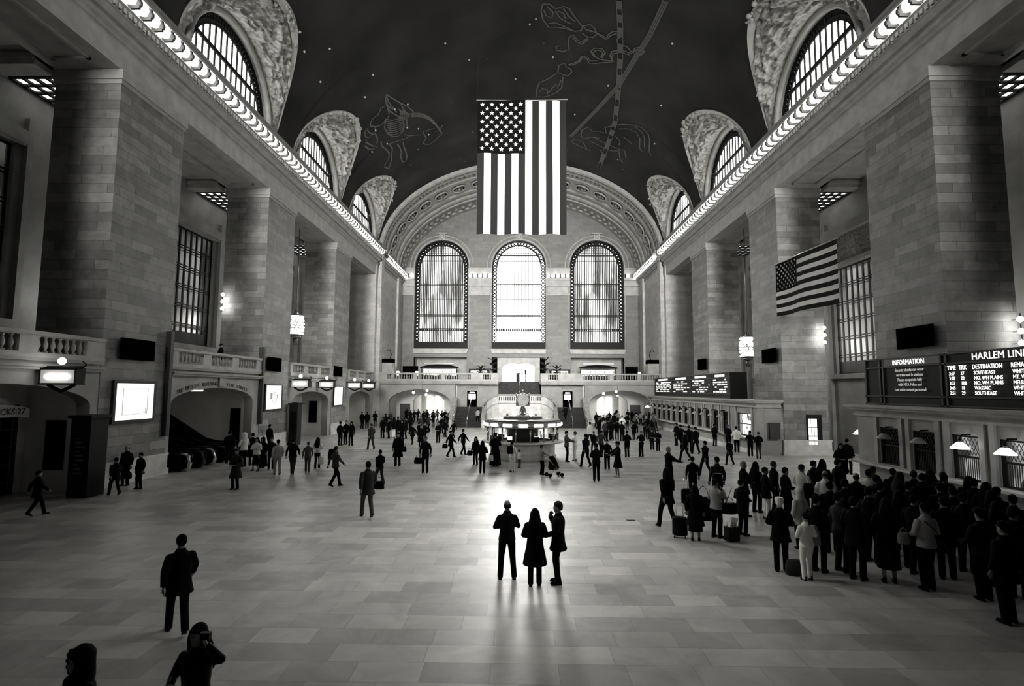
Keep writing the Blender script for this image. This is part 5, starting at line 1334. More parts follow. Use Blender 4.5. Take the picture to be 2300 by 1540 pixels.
(11.79, 13.82, 1.88, -21, 'down', 'coat', 'trousers', 'long', 'k', 'k', 'k', '@dark coated people filling the queue before the near ticket windows'),
(9.11, 15.38, 1.88, -60, 'front', 'coat', 'trousers', 'short', 'k', 'k', 'k', '@dark coated people filling the queue before the near ticket windows'),
(8.44, 14.95, 1.88, -19, 'down', 'coat', 'trousers', 'short', 'k', 'k', 'k', '@dark coated people filling the queue before the near ticket windows'),
(15.3, 26.01, 1.88, 150, 'front', 'long', 'trousers', 'long', 'k', 'k', 'k', 'woman in long black coat holding papers in the passage beside the second right pier'),
(17.25, 28.75, 1.86, -60, 'down', 'coat', 'trousers', 'short', 'k', 'k', 'k', 'person in black at the far end of the near ticket counter'),
(15.4, 42.93, 1.74, -60, 'front', 'coat', 'trousers', 'short', 'k', 'k', 'k', 'person in black at the dark windows of the far ticket counter'),
(15.4, 40.13, 1.88, -50, 'front', 'jacket', 'trousers', 'short', 'k', 'k', 'g2', 'person in dark jacket left of the white jacket at the bright ticket window'),
(15.4, 38.62, 1.85, -30, 'front', 'jacket', 'trousers', 'short', 'w', 'k', 'k', 'man in white jacket at the bright ticket window'),
(15.4, 36.34, 1.69, -20, 'reach', 'jacket', 'trousers', 'short', 'k', 'k', 'k', 'person in black leaning at the bright ticket window'),
(15.4, 35.1, 1.72, -10, 'front', 'jacket', 'trousers', 'short', 'k', 'g1', 'g1', 'person in black top and grey trousers right of the bright ticket window'),
(11.87, 39.97, 1.85, -40, 'walk', 'coat', 'trousers', 'short', 'k', 'k', 'k', '@dark coated people before the far ticket counter'),
(12.02, 38.56, 1.88, -15, 'front', 'coat', 'trousers', 'short', 'k', 'k', 'k', '@dark coated people before the far ticket counter'),
(12.06, 37.24, 1.88, 10, 'walk', 'coat', 'trousers', 'short', 'k', 'k', 'k', '@dark coated people before the far ticket counter'),
(12.49, 43.19, 1.8, 35, 'front', 'coat', 'trousers', 'short', 'k', 'k', 'k', '@dark coated people before the far ticket counter'),
(10.26, 33.68, 1.88, 60, 'walk', 'coat', 'trousers', 'short', 'k', 'k', 'k', '@dark coated people before the far ticket counter'),
(12.27, 31.82, 1.52, 10, 'walk', 'coat', 'trousers', 'short', 'k', 'k', 'k', 'dark figure walking below the white jacket at the bright ticket window'),
(-17.5, 23.91, 1.77, 175, 'down', 'coat', 'trousers', 'bald', 'k', 'k', 'g2', 'bald person in black coat beside the dark timetable cabinet'),
(-16.37, 23.21, 1.54, 160, 'down', 'coat', 'trousers', 'short', 'k', 'k', 'k', 'person in dark coat with a bag right of the bald person'),
(-16.3, 18.21, 1.52, -30, 'walk', 'coat', 'trousers', 'short', 'k', 'k', 'k', 'dark walking figure at the far left edge'),
(-16.3, 21.7, 1.52, 60, 'walk', 'coat', 'trousers', 'short', 'k', 'k', 'k', 'dark walking figure in front of the TRACKS 27 archway'),
(-12.24, 23.29, 1.73, 170, 'front', 'long', 'trousers', 'short', 'g1', 'k', 'g1', 'person in open grey coat near the escalator arch'),
(-15.3, 29.85, 1.88, 60, 'front', 'jacket', 'trousers', 'hood', 'g6', 'k', 'g6', 'person with a large pale hood before the escalator arch'),
(-16.87, 31.22, 1.88, 10, 'down', 'coat', 'trousers', 'short', 'k', 'k', 'k', 'person in black beside the pale hooded person'),
(-13.89, 28.44, 1.76, 175, 'fold', 'jacket', 'skirt', 'long', 'g6', 'k', 'k', 'woman in pale cardigan and long dark skirt with folded arms'),
(-14.12, 29.57, 1.66, 170, 'front', 'robe', 'trousers', 'hood', 'k', 'k', 'k', 'woman in dark headscarf and robe behind the pale cardigan'),
(-17.5, 37.58, 1.85, -20, 'down', 'jacket', 'trousers', 'short', 'k', 'k', 'k', 'person in black close to the second left pier'),
(-15.1, 30.39, 1.83, 30, 'front', 'long', 'trousers', 'short', 'k', 'k', 'k', 'person in long black coat between the pale hood and the pale cardigan'),
(-13.42, 29.11, 1.71, -160, 'down', 'jacket', 'trousers', 'short', 'k', 'k', 'k', 'slim person in black right of the pale cardigan'),
(-12.14, 27.05, 1.78, 30, 'walk', 'jacket', 'trousers', 'short', 'g4', 'g4', 'k', 'person in pale clothes with dark bag walking away'),
(-11.45, 27.22, 1.83, 10, 'walk', 'jacket', 'trousers', 'short', 'k', 'g1', 'k', 'person in dark jacket walking toward the second left pier'),
(-11.04, 28.12, 1.58, 20, 'walk', 'jacket', 'trousers', 'short', 'g2', 'g2', 'g2', 'person in grey clothes left of the hooded jumper'),
(-11.08, 29.56, 1.68, 0, 'front', 'jacket', 'trousers', 'long', 'g6', 'k', 'k', 'person in pale hooded jumper with a white carrier bag'),
(-8.17, 24.0, 1.78, -40, 'walk', 'jacket', 'trousers', 'short', 'g2', 'k', 'g1', 'walker with a large dark backpack'),
(-5.14, 18.38, 1.88, 30, 'walk', 'coat', 'trousers', 'short', 'g1', 'g2', 'k', 'person in grey coat striding with a dark bag, nearest walker left of centre'),
(-6.3, 24.42, 1.6, 40, 'walk', 'jacket', 'trousers', 'short', 'k', 'g1', 'k', 'person in dark jacket walking just beyond the nearest left walker'),
(-13.84, 41.46, 1.84, -20, 'down', 'jacket', 'trousers', 'short', 'k', 'k', 'k', 'left of three dark figures standing before the farthest left gate'),
(-13.62, 42.15, 1.88, 160, 'front', 'jacket', 'trousers', 'short', 'k', 'k', 'k', 'middle of three dark figures standing before the farthest left gate'),
(-12.9, 41.19, 1.86, 170, 'down', 'jacket', 'trousers', 'long', 'k', 'k', 'k', 'right of three dark figures standing before the farthest left gate'),
(-17.44, 59.41, 1.88, -20, 'down', 'coat', 'trousers', 'short', 'k', 'k', 'k', 'left of two dark figures beside the farthest left arch'),
(-16.89, 59.45, 1.88, 20, 'down', 'coat', 'trousers', 'short', 'k', 'k', 'k', 'right of two dark figures beside the farthest left arch'),
(-16.8, 62.36, 1.82, 0, 'front', 'coat', 'trousers', 'short', 'k', 'k', 'k', 'dark figure by the pilaster at the end of the left wall'),
(-10.63, 38.57, 1.88, 40, 'walk', 'coat', 'trousers', 'short', 'g1', 'g1', 'g1', 'grey walking figure beyond the trio of dark figures'),
(-12.14, 47.71, 1.88, 160, 'down', 'jacket', 'trousers', 'long', 'k', 'k', 'k', '@dark clothed people standing in a group before the left end arch'),
(-11.58, 47.73, 1.77, 107, 'front', 'coat', 'trousers', 'short', 'k', 'k', 'k', '@dark clothed people standing in a group before the left end arch'),
(-11.28, 48.2, 1.87, 54, 'down', 'coat', 'trousers', 'long', 'k', 'w', 'k', '@dark clothed people standing in a group before the left end arch'),
(-11.02, 48.7, 1.88, 1, 'front', 'jacket', 'trousers', 'short', 'k', 'k', 'k', '@dark clothed people standing in a group before the left end arch'),
(-9.48, 43.49, 1.88, 148, 'down', 'coat', 'trousers', 'long', 'k', 'k', 'k', '@dark clothed people standing in a group before the left end arch'),
(-9.99, 47.42, 1.88, 95, 'front', 'coat', 'trousers', 'short', 'k', 'k', 'k', '@dark clothed people standing in a group before the left end arch'),
(-10.57, 52.15, 1.88, 42, 'down', 'jacket', 'trousers', 'long', 'k', 'k', 'k', '@dark clothed people standing in a group before the left end arch'),
(-13.62, 54.67, 1.88, -11, 'front', 'coat', 'trousers', 'short', 'k', 'k', 'k', '@dark clothed people standing in a group before the left end arch'),
(-15.65, 65.0, 1.64, 20, 'walk', 'coat', 'trousers', 'short', 'g1', 'k', 'g2', '@crowd of dark clothed people under the left end arch'),
(-9.23, 72.2, 1.74, 20, 'front', 'jacket', 'trousers', 'short', 'k', 'k', 'k', '@crowd of dark clothed people under the left end arch'),
(-12.62, 70.33, 1.56, -30, 'down', 'coat', 'trousers', 'short', 'k', 'k', 'k', '@crowd of dark clothed people under the left end arch'),
(-11.06, 72.2, 1.76, -30, 'walk', 'jacket', 'trousers', 'long', 'g1', 'k', 'g2', '@crowd of dark clothed people under the left end arch'),
(-14.71, 72.2, 1.61, 150, 'down', 'coat', 'trousers', 'short', 'k', 'k', 'g2', '@crowd of dark clothed people under the left end arch'),
(-14.15, 72.2, 1.62, 170, 'walk', 'coat', 'trousers', 'short', 'k', 'k', 'k', '@crowd of dark clothed people under the left end arch'),
(-15.27, 72.2, 1.79, 150, 'front', 'jacket', 'trousers', 'long', 'k', 'k', 'k', '@crowd of dark clothed people under the left end arch'),
(-10.04, 72.2, 1.66, 20, 'front', 'jacket', 'trousers', 'short', 'k', 'k', 'k', '@crowd of dark clothed people under the left end arch'),
(-12.56, 72.2, 1.7, 20, 'down', 'coat', 'trousers', 'short', 'k', 'k', 'k', '@crowd of dark clothed people under the left end arch'),
(-6.79, 49.03, 1.62, -30, 'walk', 'jacket', 'trousers', 'short', 'k', 'k', 'k', '@crowd of dark clothed people under the left end arch'),
(-11.96, 69.63, 1.78, -30, 'front', 'jacket', 'trousers', 'short', 'k', 'k', 'k', '@crowd of dark clothed people under the left end arch'),
(-11.51, 65.92, 1.71, 150, 'front', 'coat', 'trousers', 'short', 'k', 'k', 'k', '@crowd of dark clothed people under the left end arch'),
(-10.86, 61.41, 1.7, 20, 'down', 'coat', 'trousers', 'short', 'k', 'k', 'k', '@crowd of dark clothed people under the left end arch'),
(-8.32, 44.68, 1.64, -30, 'front', 'coat', 'trousers', 'short', 'k', 'k', 'k', '@crowd of dark clothed people under the left end arch'),
(-8.65, 65.0, 1.57, 20, 'front', 'coat', 'trousers', 'long', 'k', 'k', 'g2', '@crowd of dark clothed people under the left end arch'),
(-9.9, 61.54, 1.8, 0, 'front', 'jacket', 'trousers', 'short', 'k', 'k', 'k', '@crowd of dark clothed people under the left end arch'),
(-9.97, 54.2, 1.67, 20, 'down', 'jacket', 'trousers', 'short', 'g1', 'k', 'k', '@crowd of dark clothed people under the left end arch'),
(-11.66, 72.2, 1.61, 20, 'front', 'coat', 'trousers', 'short', 'g1', 'k', 'k', '@crowd of dark clothed people under the left end arch'),
(-13.48, 71.29, 1.77, 150, 'walk', 'jacket', 'trousers', 'long', 'k', 'k', 'k', '@crowd of dark clothed people under the left end arch'),
(-9.2, 54.54, 1.78, 150, 'walk', 'jacket', 'trousers', 'short', 'g1', 'k', 'g2', '@crowd of dark clothed people under the left end arch'),
(-9.62, 54.9, 1.61, -30, 'down', 'jacket', 'trousers', 'short', 'k', 'k', 'k', '@crowd of dark clothed people under the left end arch'),
(-5.85, 47.68, 1.57, 150, 'walk', 'jacket', 'trousers', 'long', 'k', 'k', 'k', '@crowd of dark clothed people under the left end arch'),
(-7.75, 53.52, 1.67, 170, 'down', 'coat', 'trousers', 'short', 'k', 'k', 'k', '@crowd of dark clothed people under the left end arch'),
(-8.47, 42.64, 1.58, 170, 'walk', 'coat', 'trousers', 'short', 'k', 'k', 'g2', '@crowd of dark clothed people under the left end arch'),
(-6.64, 44.01, 1.69, 170, 'front', 'jacket', 'trousers', 'short', 'k', 'k', 'k', '@crowd of dark clothed people under the left end arch'),
(-9.85, 68.17, 1.69, -30, 'front', 'coat', 'trousers', 'short', 'k', 'k', 'k', '@crowd of dark clothed people under the left end arch'),
(-7.16, 51.7, 1.56, -30, 'walk', 'coat', 'trousers', 'long', 'g1', 'k', 'k', '@crowd of dark clothed people under the left end arch'),
(-7.45, 40.7, 1.65, 170, 'down', 'coat', 'trousers', 'short', 'k', 'k', 'g2', '@crowd of dark clothed people under the left end arch'),
(-7.76, 56.99, 1.8, 170, 'front', 'jacket', 'trousers', 'short', 'k', 'k', 'g2', '@crowd of dark clothed people under the left end arch'),
(-7.64, 43.55, 1.66, 150, 'walk', 'jacket', 'trousers', 'short', 'k', 'k', 'g2', '@crowd of dark clothed people under the left end arch'),
(9.16, 59.23, 1.67, 150, 'walk', 'coat', 'trousers', 'short', 'k', 'k', 'k', '@crowd of dark clothed people under the right end arch'),
(11.85, 59.73, 1.77, 170, 'front', 'coat', 'trousers', 'long', 'k', 'k', 'k', '@crowd of dark clothed people under the right end arch'),
(15.05, 64.86, 1.79, 0, 'front', 'coat', 'trousers', 'long', 'k', 'k', 'g2', '@crowd of dark clothed people under the right end arch'),
(14.5, 60.62, 1.83, -30, 'front', 'jacket', 'trousers', 'long', 'g3', 'k', 'k', '@crowd of dark clothed people under the right end arch'),
(12.57, 69.18, 1.75, -30, 'walk', 'jacket', 'trousers', 'short', 'g3', 'k', 'k', '@crowd of dark clothed people under the right end arch'),
(11.71, 55.31, 1.67, -30, 'walk', 'jacket', 'trousers', 'long', 'g3', 'k', 'k', '@crowd of dark clothed people under the right end arch'),
(7.97, 54.39, 1.81, -30, 'front', 'jacket', 'trousers', 'short', 'k', 'k', 'k', '@crowd of dark clothed people under the right end arch'),
(13.22, 56.05, 1.73, 0, 'down', 'coat', 'trousers', 'short', 'k', 'k', 'g2', '@crowd of dark clothed people under the right end arch'),
(13.45, 54.39, 1.85, 0, 'walk', 'coat', 'trousers', 'long', 'g1', 'k', 'g2', '@crowd of dark clothed people under the right end arch'),
(15.4, 64.36, 1.8, -30, 'front', 'jacket', 'trousers', 'long', 'k', 'k', 'k', '@crowd of dark clothed people under the right end arch'),
(14.43, 66.77, 1.66, -30, 'front', 'jacket', 'trousers', 'short', 'g3', 'k', 'k', '@crowd of dark clothed people under the right end arch'),
(15.4, 61.93, 1.71, 150, 'walk', 'jacket', 'trousers', 'short', 'g3', 'k', 'k', '@crowd of dark clothed people under the right end arch'),
(12.04, 55.75, 1.69, 170, 'front', 'coat', 'trousers', 'short', 'g3', 'k', 'k', '@crowd of dark clothed people under the right end arch'),
(8.79, 46.6, 1.74, -30, 'front', 'jacket', 'trousers', 'short', 'k', 'k', 'k', '@crowd of dark clothed people under the right end arch'),
(7.81, 47.49, 1.81, 0, 'walk', 'coat', 'trousers', 'short', 'k', 'k', 'k', '@crowd of dark clothed people under the right end arch'),
(15.4, 62.54, 1.81, 150, 'front', 'jacket', 'trousers', 'short', 'g3', 'k', 'k', '@crowd of dark clothed people under the right end arch'),
(12.01, 72.2, 1.61, -30, 'walk', 'coat', 'trousers', 'short', 'k', 'k', 'g2', '@crowd of dark clothed people under the right end arch'),
(8.1, 48.17, 1.76, 20, 'front', 'jacket', 'trousers', 'short', 'k', 'k', 'g2', '@crowd of dark clothed people under the right end arch'),
(14.44, 72.2, 1.82, 20, 'front', 'jacket', 'trousers', 'short', 'k', 'k', 'k', '@crowd of dark clothed people under the right end arch'),
(15.0, 72.2, 1.65, -30, 'front', 'jacket', 'trousers', 'long', 'k', 'k', 'k', '@crowd of dark clothed people under the right end arch'),
(11.05, 63.31, 1.7, 0, 'down', 'coat', 'trousers', 'short', 'k', 'k', 'k', '@crowd of dark clothed people under the right end arch'),
(7.63, 49.1, 1.79, 20, 'walk', 'coat', 'trousers', 'short', 'g3', 'k', 'k', '@crowd of dark clothed people under the right end arch'),
(14.44, 61.18, 1.78, 170, 'down', 'coat', 'trousers', 'long', 'g3', 'k', 'k', '@crowd of dark clothed people under the right end arch'),
(8.27, 55.19, 1.81, -30, 'front', 'jacket', 'trousers', 'long', 'k', 'k', 'g2', '@crowd of dark clothed people under the right end arch'),
(9.12, 56.47, 1.79, 150, 'down', 'jacket', 'trousers', 'long', 'k', 'k', 'k', '@crowd of dark clothed people under the right end arch'),
(11.44, 48.35, 1.81, 0, 'front', 'jacket', 'trousers', 'long', 'g1', 'k', 'k', '@crowd of dark clothed people under the right end arch'),
(15.4, 63.11, 1.62, 150, 'front', 'coat', 'trousers', 'short', 'k', 'k', 'g2', '@crowd of dark clothed people under the right end arch'),
(7.4, 50.7, 1.81, -30, 'walk', 'coat', 'trousers', 'short', 'k', 'k', 'g2', '@crowd of dark clothed people under the right end arch'),
(7.92, 46.73, 1.81, 0, 'walk', 'jacket', 'trousers', 'long', 'k', 'k', 'k', '@crowd of dark clothed people under the right end arch'),
(8.66, 48.22, 1.77, -30, 'down', 'jacket', 'trousers', 'short', 'k', 'k', 'k', '@crowd of dark clothed people under the right end arch'),
(15.56, 72.2, 1.73, 150, 'down', 'jacket', 'trousers', 'short', 'g1', 'k', 'k', '@crowd of dark clothed people under the right end arch'),
(12.94, 72.2, 1.82, -30, 'down', 'jacket', 'trousers', 'long', 'g1', 'k', 'k', '@crowd of dark clothed people under the right end arch'),
(15.4, 68.75, 1.67, 0, 'walk', 'jacket', 'trousers', 'short', 'g3', 'k', 'k', '@crowd of dark clothed people under the right end arch'),
(11.65, 54.75, 1.75, -30, 'walk', 'coat', 'trousers', 'long', 'k', 'k', 'g2', '@crowd of dark clothed people under the right end arch'),
(7.46, 47.05, 1.75, 170, 'walk', 'jacket', 'trousers', 'short', 'g1', 'k', 'g2', '@crowd of dark clothed people under the right end arch'),
(15.4, 61.36, 1.67, 0, 'walk', 'jacket', 'trousers', 'short', 'g3', 'k', 'g2', '@crowd of dark clothed people under the right end arch'),
(10.12, 47.95, 1.61, 20, 'front', 'coat', 'trousers', 'short', 'k', 'k', 'k', '@crowd of dark clothed people under the right end arch'),
(9.33, 65.67, 1.67, 150, 'down', 'coat', 'trousers', 'short', 'k', 'k', 'k', '@crowd of dark clothed people under the right end arch'),
(11.47, 47.08, 1.76, 0, 'front', 'jacket', 'trousers', 'long', 'g1', 'k', 'k', '@crowd of dark clothed people under the right end arch'),
(11.73, 50.63, 1.69, 150, 'front', 'jacket', 'trousers', 'long', 'k', 'k', 'k', '@crowd of dark clothed people under the right end arch'),
(10.2, 53.79, 1.88, 180, 'fold', 'jacket', 'trousers', 'short', 'w', 'k', 'k', 'person in white top with folded arms in front of the right arch crowd'),
(-6.01, 9.7, 1.72, 40, 'walk', 'coat', 'trousers', 'short', 'k', 'k', 'k', 'tall dark walker in the left foreground')]
# ================================================================ people
def remeshed(mb, name, voxel, smooth=2):
    me = mb.mesh(name + '_raw'); o = bpy.data.objects.new('tmp', me); COL.objects.link(o)
    r = o.modifiers.new('r', 'REMESH'); r.mode = 'VOXEL'; r.voxel_size = voxel; r.use_smooth_shade = True
    if smooth:
        s = o.modifiers.new('s', 'SMOOTH'); s.factor = .5; s.iterations = smooth
    out = evaluated(o); bpy.data.objects.remove(o); bpy.data.meshes.remove(me); out.name = name
    return out
def V(*a): return Vector(a)
ARMS = {   # elbow, wrist, hand direction for the right (+x) and left (-x) arm
    'down': ((.25, -.03, 1.15), (.265, .05, .90), (.0, .15, -1), (-.25, -.03, 1.15), (-.265, .05, .90), (.0, .15, -1)),
    'walk': ((.25, .08, 1.16), (.25, .27, .98), (0, .7, -.6), (-.25, -.14, 1.17), (-.26, -.2, .92), (0, -.1, -1)),
    'front': ((.26, .0, 1.15), (.12, .24, 1.08), (-.8, .5, 0), (-.26, .0, 1.15), (-.12, .24, 1.06), (.8, .5, 0)),
    'fold': ((.27, .06, 1.16), (-.02, .2, 1.19), (-1, .02, .05), (-.27, .06, 1.15), (.04, .23, 1.12), (1, .02, .1)),
    'face': ((.25, .14, 1.2), (.1, .2, 1.42), (-.45, -.25, .8), (-.26, .0, 1.15), (-.12, .22, 1.04), (.8, .5, 0)),
    'reach': ((.27, .2, 1.2), (.22, .46, 1.14), (-.1, 1, 0), (-.27, .2, 1.2), (-.22, .46, 1.12), (.1, 1, 0)),
    'camera': ((.26, .05, 1.15), (.14, .25, 1.15), (-.6, .6, .3), (-.4, .12, 1.44), (-.3, .26, 1.66), (.25, .1, 1)),
}
LEGS = {'stand': ((.1, .03, 0), (-.1, -.02, 0)), 'walk': ((.09, -.3, .07), (-.09, .3, 0)), 'wide': ((.17, 0, 0), (-.15, .03, 0))}
def leg_joints(pose):
    k = 'walk' if pose == 'walk' else ('wide' if pose in ('fold', 'camera') else 'stand')
    out = []
    for sx, (x, y, z) in zip((1, -1), LEGS[k]):
        hip = V(.09 * sx, 0, .92); ank = V(x, y, .085 + z)
        knee = (hip + ank) / 2 + V(0, .05 + (.06 if z else 0), .02)
        out.append((hip, knee, ank, z))
    return out
def hand(mb, w, d, r=.95):
    d = V(*d).normalized(); side = d.cross(V(0, 0, 1))
    if side.length < .1: side = V(0, 1, 0)
    side.normalize(); up = side.cross(d)
    mb.tube([w - d * .02, w + d * .03, w + d * .085], [.024, .036, .036], 8, .62)
    base = w + d * .08
    for i in range(4):
        o = side * (-.027 + .018 * i); L = (.065, .078, .072, .056)[i]
        c = up * (-.018)
        mb.tube([base + o - d * .02, base + o + d * L * .5, base + o + d * L * .85 + c], [.0105, .0105, .009], 6)
    mb.tube([w + d * .03 - side * .03, w + d * .06 - side * .055, w + d * .095 - side * .055 + up * -.01], [.014, .012, .01], 6)
def body_mesh(pose):
    m = MB()
    m.rings([(.84, .15, .1, 0, 0), (.92, .165, .115, 0, -.01), (1.0, .15, .105, 0, 0), (1.1, .135, .095, 0, 0), (1.2, .15, .105, 0, 0), (1.32, .165, .115, 0, 0), (1.38, .165, .1, 0, -.005), (1.43, .125, .085, 0, -.01), (1.47, .075, .065, 0, -.01), (1.56, .053, .057, 0, 0)], 20)
    m.rings([(1.515, .028, .03, 0, .05), (1.525, .045, .05, 0, .035), (1.56, .06, .078, 0, .018), (1.61, .071, .09, 0, .008), (1.66, .075, .096, 0, 0), (1.7, .069, .088, 0, -.004), (1.735, .045, .058, 0, -.006), (1.75, .012, .014, 0, -.006)], 20)
    m.sphere((0, .1, 1.612), (.014, .02, .022), 8, 6); m.sphere((0, .098, 1.575), (.025, .012, .008), 8, 5); m.sphere((0, .092, 1.655), (.045, .014, .009), 8, 5)
    for s in (-1, 1): m.sphere((s * .076, -.002, 1.62), (.012, .022, .032), 8, 6)
    A = ARMS[pose]
    for s, k in ((1, 0), (-1, 3)):
        sh = V(.168 * s, 0, 1.37); el = V(*A[k]); wr = V(*A[k + 1])
        m.tube([sh, sh.lerp(el, .5), el, el.lerp(wr, .3), wr], [.055, .047, .038, .038, .026], 10); m.sphere(sh, .056); m.sphere(el, .039)
        hand(m, wr, A[k + 2])
    for hip, kn, an, z in leg_joints(pose):
        m.tube([hip, hip.lerp(kn, .4), kn, kn.lerp(an, .3), an], [.088, .078, .055, .054, .036], 12); m.sphere(kn, .056)
        m.tube([an + V(0, -.05, -.04), an + V(0, .05, -.045), an + V(0, .15, -.055)], [.036, .038, .025], 8, .7); m.sphere(an, .04)
    return remeshed(m, 'body', .0105, 1)
def top_mesh(pose, kind):
    m = MB(); hem = {'jacket': .86, 'coat': .72, 'long': .48, 'robe': .07}[kind]; sl = {'jacket': 0, 'coat': .012, 'long': .012, 'robe': .02}[kind]
    fl = {'jacket': .0, 'coat': .03, 'long': .075, 'robe': .1}[kind]
    w = .195 + sl; d = .14 + sl
    R = [(hem, w + fl, d + fl + .01, 0, 0), (hem + .02, w + fl + .006, d + fl + .015, 0, 0)]
    if hem < .7: R += [(.72, w + fl * .5, d + fl * .45, 0, 0)]
    if hem < .85: R += [(.88, w, d, 0, 0)]
    R += [(.98, w - .012, d - .008, 0, 0), (1.08, w - .025, d - .018, 0, 0), (1.2, w - .012, d - .006, 0, 0), (1.32, w - .004, d + .0, 0, 0), (1.38, w - .02, .125 + sl, 0, -.005), (1.42, .155, .11, 0, -.012), (1.455, .11, .09, 0, -.01), (1.485, .078, .078, 0, -.01), (1.52, .068, .072, 0, -.008)]
    m.rings(sorted(R), 24)
    A = ARMS[pose]
    for s, k in ((1, 0), (-1, 3)):
        sh = V(.172 * s, -.005, 1.362); el = V(*A[k]); wr = V(*A[k + 1]); wr = el.lerp(wr, .95)
        m.tube([sh, sh.lerp(el, .5), el, el.lerp(wr, .4), wr], [.07 + sl, .066 + sl, .056 + sl, .052 + sl, .044 + sl], 12); m.sphere(sh, .071 + sl); m.sphere(el, .058 + sl)
    for s in (-1, 1): m.tube([V(.02 * s, .1 + sl, 1.25), V(.05 * s, .085, 1.42), V(.07 * s, .02, 1.49), V(.04 * s, -.07, 1.515)], .018, 6)   # collar and lapels
    return remeshed(m, kind, .013, 2)
def bottom_mesh(pose, kind):
    m = MB()
    if kind == 'skirt':
        m.rings([(.3, .22, .2, 0, 0), (.33, .225, .2, 0, 0), (.6, .2, .17, 0, 0), (.85, .18, .13, 0, 0), (.98, .15, .11, 0, 0)], 22)
        return remeshed(m, 'skirt', .013, 2)
    m.rings([(.8, .15, .105, 0, 0), (.86, .178, .125, 0, -.008), (.95, .17, .122, 0, -.005), (1.04, .15, .11, 0, 0)], 20)
    for hip, kn, an, z in leg_joints(pose):
        b = an + V(0, 0, -.05 if not z else -.02)
        m.tube([hip + V(0, 0, .0), hip.lerp(kn, .45), kn, kn.lerp(b, .4), b], [.1, .092, .074, .068, .066], 12); m.sphere(kn, .075)
        for zz in (.25, .6): m.sphere(kn.lerp(b, zz), .07)
    return remeshed(m, 'trousers', .013, 2)
def shoe_mesh(pose, i):
    hip, kn, an, z = leg_joints(pose)[i]; m = MB(); t = -.35 if z else 0
    o = an + V(0, 0, -.085 + (.0 if z else 0)); 
    m.rings([(0, .045, .13, 0, .05), (.02, .048, .135, 0, .05), (.05, .044, .12, 0, .04), (.085, .038, .06, 0, -.01), (.12, .034, .045, 0, -.02)], 14)
    if z:
        M_ = Matrix.Rotation(-.45, 3, 'X'); m.v = [tuple(M_ @ (Vector(p) - V(0, .12, 0)) + V(0, .12, .0)) for p in m.v]; o.z -= .03
    m.v = [tuple(Vector(p) + V(o.x, o.y, max(0, o.z))) for p in m.v]
    zmin = min(p[2] for p in m.v)
    m.v = [(p[0], p[1], p[2] - min(0, zmin)) for p in m.v]
    return m.mesh('shoe')
def hair_mesh(kind):
    m = MB(); e = .013
    if kind == 'bald': 
        m.rings([(1.585, .076, .05, 0, -.055), (1.64, .081, .06, 0, -.045), (1.67, .078, .05, 0, -.05)], 14)
        return m.mesh('hair_fringe')
    cap = [(1.6, .075, .05, 0, -.055), (1.63, .084, .082, 0, -.028), (1.67, .09, .103, 0, -.008), (1.71, .083, .1, 0, -.004), (1.745, .058, .072, 0, -.006), (1.768, .02, .025, 0, -.006)]
    m.rings(cap, 18)
    if kind == 'short': m.sphere((0, -.055, 1.62), (.072, .055, .06), 12, 8)
    if kind == 'long':
        m.rings([(1.14, .05, .035, 0, -.14), (1.2, .13, .06, 0, -.14), (1.36, .175, .075, 0, -.12), (1.48, .15, .085, 0, -.075), (1.55, .125, .085, 0, -.055), (1.62, .098, .08, 0, -.04), (1.7, .085, .09, 0, -.015)], 18)
        for s in (-1, 1): m.tube([V(s * .08, .02, 1.68), V(s * .095, .02, 1.58), V(s * .1, .0, 1.46), V(s * .1, -.03, 1.36)], [.025, .03, .035, .02], 8)
    if kind == 'tail': m.sphere((0, -.05, 1.63), (.07, .055, .05)); m.tube([V(0, -.1, 1.68), V(0, -.15, 1.66), V(0, -.16, 1.55), V(0, -.14, 1.44)], [.025, .035, .035, .012], 8)
    if kind == 'hood':
        m.rings([(1.42, .14, .11, 0, -.03), (1.5, .12, .11, 0, -.035), (1.6, .115, .11, 0, -.03), (1.7, .11, .12, 0, -.02), (1.76, .07, .08, 0, -.02), (1.79, .02, .02, 0, -.02)], 18)
        for k in range(12):
            t = 2 * PI * k / 12; m.sphere((.1 * math.cos(t), .07, 1.63 + .12 * math.sin(t)), .028, 6, 5)
    if kind == 'cap': m.rings([(1.68, .1, .115, 0, .0), (1.7, .105, .12, 0, 0), (1.76, .09, .1, 0, -.01), (1.775, .03, .04, 0, -.01)], 18); m.cbox((0, .12, 1.69), (.13, .09, .015)); m.sphere((0, -.05, 1.62), (.07, .055, .06))
    return remeshed(m, {'hood': 'hood', 'cap': 'cap'}.get(kind, 'hair'), .011, 2)
CACHE = {}
def cached(fn, *a):
    k = (fn.__name__,) + a
    if k not in CACHE: me = fn(*a); me.materials.append(None); CACHE[k] = me
    return CACHE[k]
PAL = {'k': .0022, 'g02': .006, 'g03': .009, 'g1': .03, 'g2': .07, 'g3': .26, 'g4': .36, 'g5': .5, 'g6': .66, 'w': .88, 'sk': .3}
CM = {}
def cmat(key, kind):
    k = kind + '_' + key
    if k not in CM: CM[k] = mat(k, PAL[key], .85 if kind != 'leather' else .35, spec=.08 if PAL[key] < .1 else .25)
    return CM[k]
SKIN = mat('skin', .22, .55, spec=.3)
def part(r, name, me, m):
    o = bpy.data.objects.new(name, me); COL.objects.link(o); o.parent = r
    o.material_slots[0].link = 'OBJECT'; o.material_slots[0].material = m
    return o
